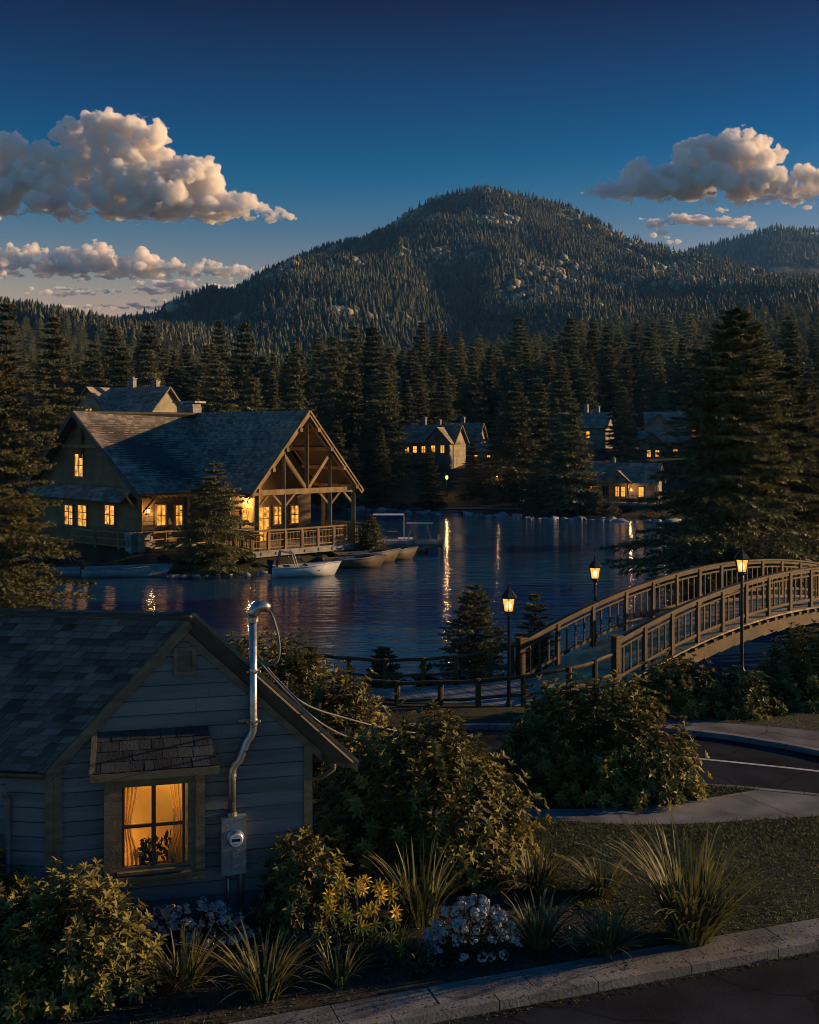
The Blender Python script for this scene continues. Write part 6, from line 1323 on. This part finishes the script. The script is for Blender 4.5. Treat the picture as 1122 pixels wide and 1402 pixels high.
# ------------------------------------------------------------------ the forest behind
rg = np.random.default_rng(77); cand = []
HOUSES = [(588, 141, 46), (636, 158, 40), (664, 147, 22), (806, 158, 34), (905, 150, 42), (925, 166, 50), (860, 116, 58), (178, 100, 50)]
def keep_clear(px, d):
    for hx, hd, hw_ in HOUSES:
        if abs(px-hx) < hw_ and d < hd+5: return True
        if abs(d-hd-3) < 7 and -3 < (px-561)*d/F-(hx-561)*hd/F < 34: return True
    return False
pts = []
tries = 0
for d0, d1, n, gap in ((122, 175, 1200, 3.3), (175, 260, 2600, 4.0), (260, 400, 5200, 5.0), (400, 640, 9000, 6.2)):
    grid = {}
    d = np.sqrt(rg.uniform(d0**2, d1**2, n)); px = rg.uniform(-90, 1215, n); x = (px-561)*d/F; zz = ground_z(x, d); sdd = lake_sd(x, d)
    for i in range(n):
        if sdd[i] < 5 or keep_clear(px[i], d[i]): continue
        if d[i] < 175 and px[i] < 130 and False: continue
        key = (int(x[i]//gap), int(d[i]//gap)); bad = False
        for a in (-1, 0, 1):
            for c in (-1, 0, 1):
                for q in grid.get((key[0]+a, key[1]+c), ()):
                    if (q[0]-x[i])**2+(q[1]-d[i])**2 < gap*gap: bad = True
        for q in TREES:
            if (q[0]-x[i])**2+(q[1]-d[i])**2 < (q[2]+1.5)**2: bad = True
        if bad: continue
        grid.setdefault(key, []).append((x[i], d[i])); h = rg.uniform(7.0, 14.5)*(.72 if px[i] < 430 and d[i] > 200 else 1)*(1 if rg.random() > .14 else 1.3); pts.append((h/d[i], x[i], d[i], zz[i], h))
pts.sort(reverse=True)
NI = 262
for (_, x, d, z, h) in pts[:NI]:
    k = int(rg.integers(5)); s = h/12; w_ = s*rg.uniform(.72, 1.25); t = thing('forest_fir', 'dark fir in the dense forest between the lake houses and the mountain', 'conifer', (x, d, z-.2), float(rg.uniform(0, 6.28)), 'firs of the dense forest behind the lake houses')
    link('crown', FIR[k][0], t, sc=(w_, w_, s))
def merge(tmpl, P, S_, Wd, rgx):                                   # many small trees as one mesh
    Vs = []; Ts = []; tn = []; n = 0; ti = rgx.integers(0, len(tmpl), len(P))
    for k, (v, t, tt) in enumerate(tmpl):
        i = np.where(ti == k)[0]; m = len(i)
        if not m: continue
        a = rgx.uniform(0, 6.28, m); c, s = np.cos(a)[:, None], np.sin(a)[:, None]; x = (v[None, :, 0]*c-v[None, :, 1]*s)*Wd[i][:, None]; y = (v[None, :, 0]*s+v[None, :, 1]*c)*Wd[i][:, None]; z = v[None, :, 2]*S_[i][:, None]
        W = np.stack([x, y, z], -1)+P[i][:, None, :]; Vs.append(W.reshape(-1, 3)); Ts.append((t[None]+(np.arange(m)*len(v))[:, None, None]).reshape(-1, 3)+n); n += m*len(v); tn.append((tt[None]*.6+.5*rgx.random((m, 1))-.05).ravel())
    return np.concatenate(Vs), np.concatenate(Ts), np.clip(np.concatenate(tn), 0, 1)
MIDT = []
for k in range(4):
    V, T, tn, st = spruce(1.0, .23+.02*k, 600+k, 15, 6, 2, 4, .075, .024, base=.03, droop=.3, taper=.95); MIDT.append((V, T, tn))
r = pts[NI:]; P = np.array([(a[1], a[2], a[3]-.2) for a in r]); hh = np.array([a[4] for a in r])
V, T, tn = merge(MIDT, P, hh, hh*rg.uniform(.85, 1.2, len(r)), rg); o = tag(link('forest', np_mesh('forest', V, T, M['fir'], tn)), 'dense dark conifer forest covering the foothills below the mountain', 'forest', kind='stuff')
FART = []
for k in range(5):
    rgk = np.random.default_rng(700+k); Vs = []; Ts = []; n = 0; L_ = 5
    for j in range(L_):
        z0 = .04+.17*j; z1 = z0+.36-.02*j; r_ = .23*(1-.17*j); m = 7; a = np.arange(m)/m*6.283+rgk.uniform(0, 1); rr_k = r_*rgk.uniform(.6, 1.2, m); zz = z0+rgk.uniform(-.05, .05, m)
        tip = [[0, 0, min(z1, 1.0)]]; ring = np.stack([np.cos(a)*rr_k, np.sin(a)*rr_k, zz], 1); b2 = a+6.283/m/2; rin = np.stack([np.cos(b2)*r_*.38, np.sin(b2)*r_*.38, zz+.09], 1); v = np.concatenate([tip, ring, rin]); t = []
        for q in range(m): t += [(0, 1+m+(q-1) % m, 1+q), (0, 1+q, 1+m+q)]
        Vs.append(v); Ts.append(np.array(t)+n); n += len(v)
    FART.append((np.concatenate(Vs), np.concatenate(Ts), rgk.random(len(np.concatenate(Ts)))*.5+.25))
n = 66000; d = np.sqrt(rg.uniform(560**2, 1720**2, n)); px = rg.uniform(-60, 1190, n); x = (px-561)*d/F
kp = rg.random(n) < np.clip(.25+1.1*(1-(d-560)/1500), .3, 1); rk = fbm(x/55, d/80, 41, 3); kp &= (rk < .12) | (rg.random(n) < .22) | (d < 760)
x, d = x[kp], d[kp]; z = ground_z(x, d); hh = rg.uniform(6, 12.5, len(x))*(.8+.25*np.clip((1400-d)/600, 0, 1))
V, T, tn = merge(FART, np.stack([x, d, z-.6], 1), hh, hh*rg.uniform(.95, 1.5, len(x)), rg); tag(link('mountain_forest', np_mesh('mountain_forest', V, T, M['far_fir'], tn)), 'scattered conifers covering the rocky mountain and the left hill', 'forest', kind='stuff')
n = 6500; d = rg.uniform(2150, 2430, n); px = rg.uniform(-40, 1160, n); x = (px-561)*d/F; z = ground_z(x, d); hh = rg.uniform(10, 17, n)
V, T, tn = merge(FART, np.stack([x, d, z-.6], 1), hh, hh*1.2, rg); tag(link('distant_forest', np_mesh('distant_forest', V, T, M['far_fir'], tn)), 'conifers on the far hills behind the mountain', 'forest', kind='stuff')
# outcrops of pale boulders on the mountain
n = 9000; d = rg.uniform(800, 1495, n); px = rg.uniform(230, 1150, n); x = (px-561)*d/F; k = (fbm(x/55, d/80, 41, 3) > .13) & (rg.random(n) < .6); x, d = x[k], d[k]; z = ground_z(x, d); v, t = ICO[1]; RT = []
for k in range(4):
    q = v*(1+.5*fbm(v[:, 0]*2+k*3, v[:, 1]*2+v[:, 2], k, 2))[:, None]; RT.append((q, t, np.full(len(t), .5)))
ss_ = rg.uniform(1.2, 4.8, len(x)); V, T, tn = merge(RT, np.stack([x, d, z+.5], 1), ss_, ss_*rg.uniform(.8, 1.4, len(x)), rg); tag(link('rock_outcrops', np_mesh('rock_outcrops', V, T, M['hill_rock'], tn)), 'pale granite outcrops scattered over the mountain face', 'rocks', kind='stuff')
